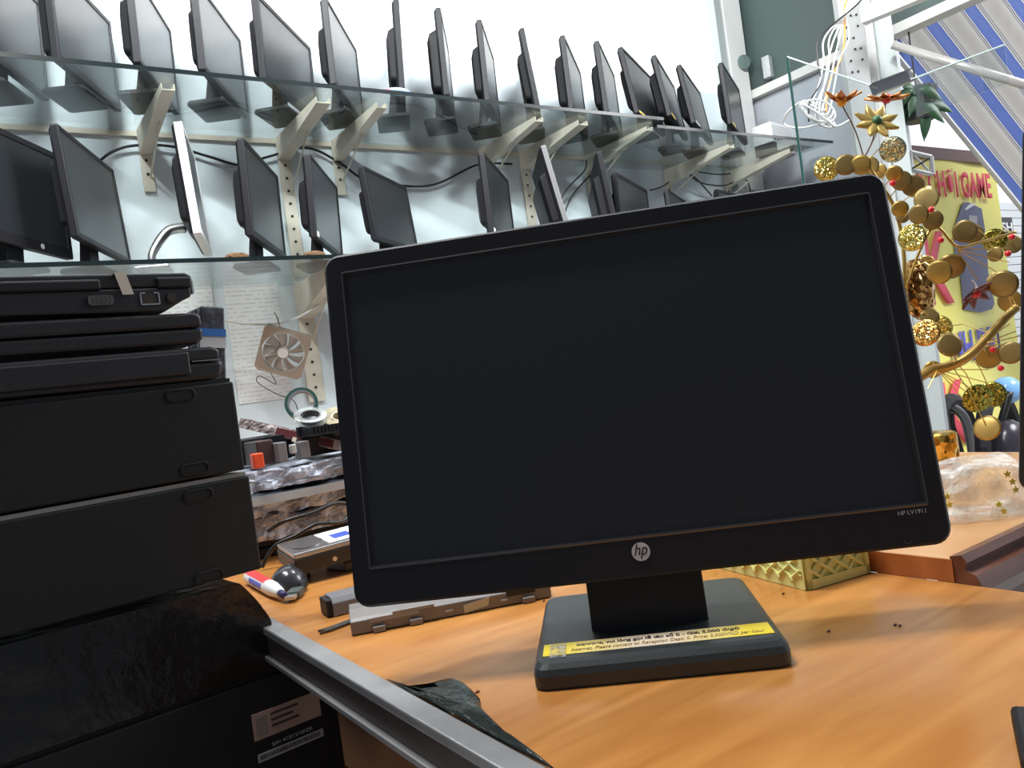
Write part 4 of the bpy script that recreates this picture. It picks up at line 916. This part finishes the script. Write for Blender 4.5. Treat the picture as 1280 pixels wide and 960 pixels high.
# ------------------------------------------------------------ banner and outdoor items
YBN=2.45
def bp(x,y): return onY(x,y,YBN)
bl=bp(1090,200).x; br=bp(1256,300).x; bt_=bp(1203,203).z; print('banner',bl,br,bt_)
bz0=bp(1203,600).z
bn=thing('vinyl_banner','yellow vinyl banner with red and blue lettering hanging outside','banner',(bl,YBN,bz0))
YV=mat('yellow_vinyl',(.92,.86,.22),.4,var=.05,vscale=4)
MB().grid(lambda u,v:V((bl+(br-bl)*u,YBN+.01*math.sin(u*9),bz0+(bt_-bz0)*v)),30,10).build('banner_sheet',YV,bn,world=True,solid=.002)
MB().box((bl,YBN-.02,bt_),(br,YBN+.02,bt_+.07)).build('top_board',mat('brown_board',(.16,.09,.09),.5),bn,world=True)
RED=mat('banner_red',(.78,.05,.10),.5); BLU=mat('banner_blue',(.10,.10,.50),.5)
def btext(s,xl,xr,yt,yb,m,nm='banner_lettering'):
    xm=(xl+xr)/2; A=bp(xl,yb);B=bp(xr,yb); 
    zt=bp(xm,yt).z; zb=bp(xm,yb).z
    text(s,nm,m,bn,frame((A.x,YBN-.022,zb),(1,0,0),(0,0,1)),width=B.x-A.x,height=zt-zb,bold=True,world=True,ext=.002)
btext('Y CHƠI GAME',1143,1236,212,248,RED)
btext('K',1158,1189,290,381,RED)
btext('NH DET',1188,1252,411,450,BLU)
btext('K',1178,1212,474,556,RED)
# picture of a grey jacket-like computer tower on the banner
sil=[(1188,288),(1200,254),(1207,254),(1223,262),(1229,300),(1231,340),(1239,380),(1236,387),(1222,391),(1201,388),(1196,340),(1190,320)]
pp_=[bp(x,y) for x,y in sil]
MB().loft([[V((p.x,YBN-.016,p.z)) for p in pp_],[V((p.x,YBN-.020,p.z)) for p in pp_]]).build('printed_picture',mat('printed_grey',(.14,.15,.25),.5,var=.4,vscale=5),bn,world=True,label='printed grey cabinet picture')
pw_=[bp(x,y) for x,y in ((1202,262),(1208,256),(1216,256),(1203,264))]
MB().loft([[V((p.x,YBN-.0205,p.z)) for p in pw_],[V((p.x,YBN-.0215,p.z)) for p in pw_]]).build('picture_highlight',WHT,bn,world=True)
pw_=[bp(x,y) for x,y in ((1207,270),(1217,271),(1217,281),(1207,278))]
MB().loft([[V((p.x,YBN-.0205,p.z)) for p in pw_],[V((p.x,YBN-.0215,p.z)) for p in pw_]]).build('picture_highlight',LGREY,bn,world=True)
for x in (bl+.02,br-.06): MB().box((x,YBN+.02,0),(x+.04,YBN+.06,bt_)).build('banner_post',GREYP,bn,world=True)
# white shop front/shutter behind the banner
sw=thing('roller_shutter','pale grey slatted shutter behind the yellow banner','shutter',(4.2,2.9,0))
sl=MB()
for k in range(int((bt_-.1)/.06)): sl.box((4.2,2.9,.06*k),(8.3,2.93,.06*k+.055))
sl.build('slats',mat('shutter_white',(.66,.70,.73),.5),sw,world=True)
MB().box((4.2,2.93,0),(8.3,2.95,bt_-.1)).build('backing',WHT,sw,world=True)
# small black "shop sign" fragment
sg=thing('wall_sign','small dark sign with white letters right of the banner','sign',bp(1249,290))
p0_=onY(1246,272,2.6);p1_=onY(1266,296,2.6)
MB().box((p0_.x,2.59,p1_.z),(p1_.x,2.61,p0_.z)).build('sign_board',mat('sign_dark',(.05,.05,.06),.5),sg,world=True)
text('SH','sign_lettering',WHT,sg,frame((p0_.x+.02,2.586,p1_.z+.03),(1,0,0),(0,0,1)),width=(p1_.x-p0_.x)*.8,height=(p0_.z-p1_.z)*.5,world=True,bold=True,ext=.002)
# metal bracket box at the column (air-conditioner frame)
fm=thing('wall_rack','grey steel rack with wires fixed beside the column above the banner','rack',W(1153,205,3.6))
fr_=[W(x,y,3.6) for x,y in ((1138,190),(1164,196),(1166,218),(1138,212))]
ff=MB()
for i in range(4): ff.tube([fr_[i],fr_[(i+1)%4]],.010,6)
ff.tube([fr_[0],fr_[2]],.005,6); ff.build('frame_tubes',LGREY,fm,world=True)
MB().tube(curve([fr_[3],W(1150,205,3.58),W(1162,198,3.6)],6),.004,5).build('wire',CABK,fm,world=True)
# bicycle/motorbike fragments low right: grey handle tube and dark bodies
mb_=thing('motorbike','motorbike with a bent chrome rack tube parked in front of the banner','motorbike',V((3.6,.9,0)))
dM=3.9
MB().tube(curve([W(1178,600,dM),W(1186,552,dM),W(1181,505,dM),W(1188,507,dM),W(1205,522,dM),W(1213,550,dM),W(1218,585,dM),W(1222,640,dM)],8),.022,10).build('rack_tube',mat('bike_grey',(.22,.22,.23),.3,metal=.6),mb_,smooth=True,world=True,label='bent grey rack tube')
MB().tube(curve([W(1186,515,dM),W(1188,535,dM),W(1197,560,dM),W(1206,600,dM),W(1210,680,dM)],6),.024,8).build('fork',BLK2,mb_,smooth=True,world=True)
MB().tube(curve([W(1262,490,dM),W(1246,545,dM),W(1234,575,dM),W(1222,610,dM)],6),.018,8).build('lever',CABK,mb_,smooth=True,world=True)
MB().sphere(W(1262,560,dM),.11,1,.8,1.3).build('bike_body',mat('bike_dark',(.04,.035,.05),.25),mb_,smooth=True,world=True)
MB().sphere(W(1258,488,dM+.1),.07,1,1,1).build('headlight',mat('headlight_blue',(.25,.5,.9),.1),mb_,smooth=True,world=True,label='bluish headlight')
for x,y in ((1205,640),(1262,640)):
    p=W(x,y,dM); c=V((p.x,p.y,.30)); w=MB(); tt_=[c+V((.28*math.cos(a),.05*math.cos(a),.28*math.sin(a))) for a in [2*math.pi*k/28 for k in range(29)]]
    w.tube(tt_,.035,8).build('wheel',BLK2,mb_,world=True)
    MB().tube([V((p.x,p.y,.3)),p],.02,8).build('strut',BLK2,mb_,world=True)
# green plant outside
pt_=thing('potted_plant','dark green leafy plant hanging by the column under the awning','plant',W(1140,120,3.55))
LF=mat('leaf_green',(.015,.06,.022),.5,var=.4,vscale=12)
rn=random.Random(5)
for k in range(16):
    c=W(1128+rn.random()*34,108+rn.random()*26,3.5+rn.random()*.12); a=rn.uniform(-2.8,.3); L=.08+.05*rn.random()
    d=(Rt*math.cos(a)+Up*math.sin(a)+Fw*rn.uniform(-.3,.3)).normalized(); sd=d.cross(Fw).normalized()
    MB().grid(lambda u,v:c+d*(L*u)+sd*((v-.5)*.05*math.sin(math.pi*min(1,u*.97+.03)))-V((0,0,.05*u*u)),8,2).build('leaf',LF,pt_,solid=.001,world=True,smooth=True)
pc=W(1146,118,3.6)
MB().loft([[pc+V((r_*math.cos(a),r_*math.sin(a),z)) for a in [2*math.pi*k/20 for k in range(20)]] for r_,z in ((.06,-.12),(.085,.02))]).build('pot',mat('dark_pot',(.03,.04,.04),.5),pt_,world=True)
MB().tube([pc+V((0,0,.0)),pc+V((0,0,1.0))],.004,6).build('hanger',CABK,pt_,world=True)
# ------------------------------------------------------------ gold decorative plant
GP=1.28
vb=onz(1120,640,Z+.02); vb=V((.88,.61,Z+.0205))
dG_=lambda p:(p-CAM).dot(Fw)
base_d=dG_(vb); print('plant base depth',base_d)
gp=thing('gold_money_tree','artificial gold tree with round sequin leaves and wire stems behind the monitor','decoration',vb)
GOLD=mat('gold_foil',(.50,.33,.09),.34,metal=.6,var=.25,vscale=30)
GOLDB=mat('bronze_foil',(.33,.23,.08),.36,metal=.55,var=.3,vscale=25)
GOLDL=mat('pale_gold_foil',(.72,.55,.22),.3,metal=.7)
def glit(name,c1,c2,s):
    m=bpy.data.materials.new(name); m.use_nodes=True; t=m.node_tree; b=t.nodes['Principled BSDF']; b.inputs['Metallic'].default_value=.9; b.inputs['Roughness'].default_value=.22
    g=t.nodes.new('ShaderNodeTexCoord'); vo=t.nodes.new('ShaderNodeTexVoronoi'); vo.inputs['Scale'].default_value=s; r_=t.nodes.new('ShaderNodeValToRGB')
    sp=t.nodes.new('ShaderNodeSeparateXYZ'); r_.color_ramp.elements[0].color=(*c1,1); r_.color_ramp.elements[1].color=(*c2,1); r_.color_ramp.elements[0].position=.35; r_.color_ramp.elements[1].position=.75
    gm=t.nodes.new('ShaderNodeNewGeometry'); ad=t.nodes.new('ShaderNodeVectorMath'); ad.operation='MULTIPLY_ADD'; ad.inputs[1].default_value=(.9,.9,.9); sb_=t.nodes.new('ShaderNodeVectorMath'); sb_.operation='SUBTRACT'; sb_.inputs[1].default_value=(.5,.5,.5)
    t.links.new(g.outputs['Object'],vo.inputs[0]); t.links.new(vo.outputs['Color'],sp.inputs[0]); t.links.new(sp.outputs[0],r_.inputs[0]); t.links.new(r_.outputs[0],b.inputs['Base Color'])
    t.links.new(vo.outputs['Color'],sb_.inputs[0]); t.links.new(sb_.outputs[0],ad.inputs[0]); t.links.new(gm.outputs['Normal'],ad.inputs[2]); nm_=t.nodes.new('ShaderNodeVectorMath'); nm_.operation='NORMALIZE'; t.links.new(ad.outputs[0],nm_.inputs[0]); t.links.new(nm_.outputs[0],b.inputs['Normal'])
    MATS[name]=m; return m
GL1=glit('gold_glitter',(.60,.42,.05),(1,.92,.35),650); GL2=glit('pale_glitter',(.45,.5,.30),(1,.95,.7),650); GL3=glit('olive_glitter',(.22,.18,.03),(.55,.55,.12),450); GL4=glit('red_gold_glitter',(.65,.25,.06),(1,.8,.25),650)
REDB=mat('red_berry',(.75,.03,.04),.3)
STEM=mat('gold_wire',(.62,.42,.12),.3,metal=.8)
dl=[(1116,187,16,GL2),(1033,211,15,GL1),(1057,206,13,GOLDB),(1076,206,12,GOLD),(1118,217,10,GOLD),(1127,226,12,GOLDB),(1141,232,13,GOLDB),(1158,248,15,GOLDL),(1125,261,10,GOLD),(1128,271,8,GOLDB),(1148,268,12,GOLDB),(1166,275,12,GOLDB),(1140,297,17,GL1),(1206,289,14,GOLDB),(1216,292,12,GOLDB),(1243,300,14,GL3),(1265,305,12,GOLDB),(1189,333,16,GOLDB),(1174,340,15,GOLD),(1254,355,17,GOLDB),(1262,376,14,GOLD),(1247,352,12,GOLDB),(1157,416,17,GL4),(1173,410,16,GL1),(1187,431,15,GOLDB),(1236,446,15,GOLD),(1263,441,14,GOLDB),(1222,498,18,GL3),(1240,493,16,GL3),(1234,535,16,GOLD),(1166,462,11,GOLD),(1153,392,9,GOLD),(1162,395,11,GOLDB),(1244,318,9,GOLDB),(1158,330,11,GOLD),(1099,214,9,GOLD),(1086,208,12,GOLDL)]
rn=random.Random(11); nodes=[]
for x,y,r_,m_ in dl:
    d=1.12+rn.random()*.16; c=W(x,y,d); rr=r_/FPX*d
    n_=(CAM-c).normalized()+V((rn.uniform(-.35,.35),rn.uniform(-.35,.35),rn.uniform(-.3,.3)))
    ang=rn.random()*3; cup=rr*.07; n_.normalize()
    def dome(mb,c=c,n_=n_,rr=rr,cup=cup):
        u=n_.cross(V((0,0,1))).normalized(); w=n_.cross(u)
        return mb.loft([[c+n_*(cup*(1-s*s))+(u*math.cos(a)+w*math.sin(a))*rr*s for a in [2*math.pi*k/24 for k in range(24)]] for s in (.02,.4,.8,1)],cap=True)
    dome(MB()).build('sequin_leaf',m_,gp,world=True,smooth=True,solid=.0006); nodes.append(c)
trunk=curve([vb+V((0,0,.05)),vb+V((.01,.02,.12)),W(1105,530,1.12),W(1135,485,1.17),W(1160,465,1.18),W(1186,458,1.17),W(1212,444,1.16),W(1236,420,1.16),W(1256,398,1.16),W(1271,384,1.16)],8)
MB().tube(trunk,[.006+.003*(1-i/len(trunk)) for i in range(len(trunk))],8).build('branch',GOLD,gp,world=True,smooth=True)
tr2=curve([W(1120,500,1.16),W(1128,400,1.2),W(1130,320,1.2),W(1118,260,1.2),W(1090,215,1.2),W(1080,195,1.2)],8)
MB().tube(tr2,.003,6).build('branch',STEM,gp,world=True,smooth=True)
tr3=curve([W(1132,360,1.2),W(1165,285,1.19),W(1196,308,1.18),W(1225,303,1.18),W(1270,290,1.18)],8)
MB().tube(tr3,.0022,6).build('branch',STEM,gp,world=True,smooth=True)
allt=trunk+tr2+tr3
for c in nodes:
    q_=min(allt,key=lambda p:(p-c).length+ (0 if p.z<c.z+.02 else .05))
    MB().tube([q_,q_.lerp(c,.5)+V((0,0,.01)),c],.0008,5).build('stem',STEM,gp,world=True)
for x,y in ((1116,229),(1176,300),(1265,296),(1260,317),(1164,262),(1241,437),(1251,460)):
    MB().sphere(W(x,y,1.14),.0045,nu=12,nv=8).build('red_berry',REDB,gp,world=True,smooth=True)
# fans of thin wires
for (x,y),ends in {(1196,312):((1245,298),(1262,310),(1262,328),(1246,340),(1222,350)),(1222,432):((1262,405),(1275,420),(1275,430),(1270,414)),(1172,462):((1215,486),(1210,492),(1232,478),(1205,500),(1236,462),(1160,486))}.items():
    for ex,ey in ends: MB().tube([W(x,y,1.17),W(ex,ey,1.16)],.0007,5).build('wire_twig',STEM,gp,world=True)
# bell-shaped and crumpled gold pieces
MB().sphere(W(1148,362,1.22),.034,.85,.6,1.35,fn=lambda p:p*(1+.25*noise.noise(p*120))).build('foil_pod',glit('bronze_crumple',(.24,.12,.03),(.58,.33,.10),160),gp,world=True)
MB().loft([[W(1180,590,1.05)+V((r_*math.cos(a),r_*math.sin(a),z)) for a in [2*math.pi*k/24 for k in range(24)]] for r_,z in ((.019,-.005),(.021,.03),(.021,.05),(.016,.053))]).build('gold_cup',glit('gold_cup_foil',(.45,.26,.04),(.75,.5,.12),120),gp,world=True,smooth=False)
# flowers
def flower(x,y,d,up,rad,npet,pm,cm,nm,stem_to,closed=.4,col2=None):
    c=W(x,y,d); n_=V(up).normalized(); u=n_.cross(Fw).normalized(); w=n_.cross(u)
    first=None
    for k in range(npet):
        a=2*math.pi*k/npet+.2; dr=(u*math.cos(a)+w*math.sin(a)); tl=(dr+n_*closed).normalized(); sd=tl.cross(n_).normalized()
        MB().grid(lambda s,v:c+tl*(rad*s)+sd*((v-.5)*rad*.5*math.sin(math.pi*min(.99,s*.85+.12)))+n_*(rad*.12*math.cos((v-.5)*3)),8,4).build('petal',pm,gp,world=True,solid=.0006,smooth=True)
    MB().sphere(c+n_*.003,rad*.24,nu=14,nv=8).build('flower_centre',cm,gp,world=True,smooth=True)
    MB().tube(curve([c,c.lerp(stem_to,.5)+Rt*.004,stem_to],6),.0011,5).build('stem',mat('brown_wire',(.22,.15,.12),.5),gp,world=True)
ORP=mat('orange_petal',(.62,.25,.06),.3,metal=.3); YLP=mat('yellow_petal',(.60,.42,.12),.3,metal=.4)
stp=W(1080,198,1.2)
flower(1052,130,1.18,Up*1+(-Fw)*.25,.030,7,ORP,mat('orange_centre',(.95,.45,.03),.4),'f',stp,closed=.55)
flower(1108,126,1.22,Up*1+(-Fw)*.15,.032,8,ORP,REDB,'f',stp,closed=.12)
flower(1095,153,1.16,-Fw*1+Up*.5-Rt*.05,.032,8,YLP,mat('green_centre',(.05,.14,.06),.4),'f',stp,closed=.05)
flower(1218,365,1.16,-Up*.5-Fw*.4+Rt*.2,.028,7,mat('dark_red_petal',(.16,.04,.045),.35),REDB,'f',W(1215,350,1.18),closed=.3)
# pot
MB().loft([[vb+V((r_*math.cos(a),r_*math.sin(a),z)) for a in [2*math.pi*k/28 for k in range(28)]] for r_,z in ((.035,0),(.05,.05),(.055,.075),(.045,.07))]).build('pot',GOLD,gp,world=True,smooth=False)
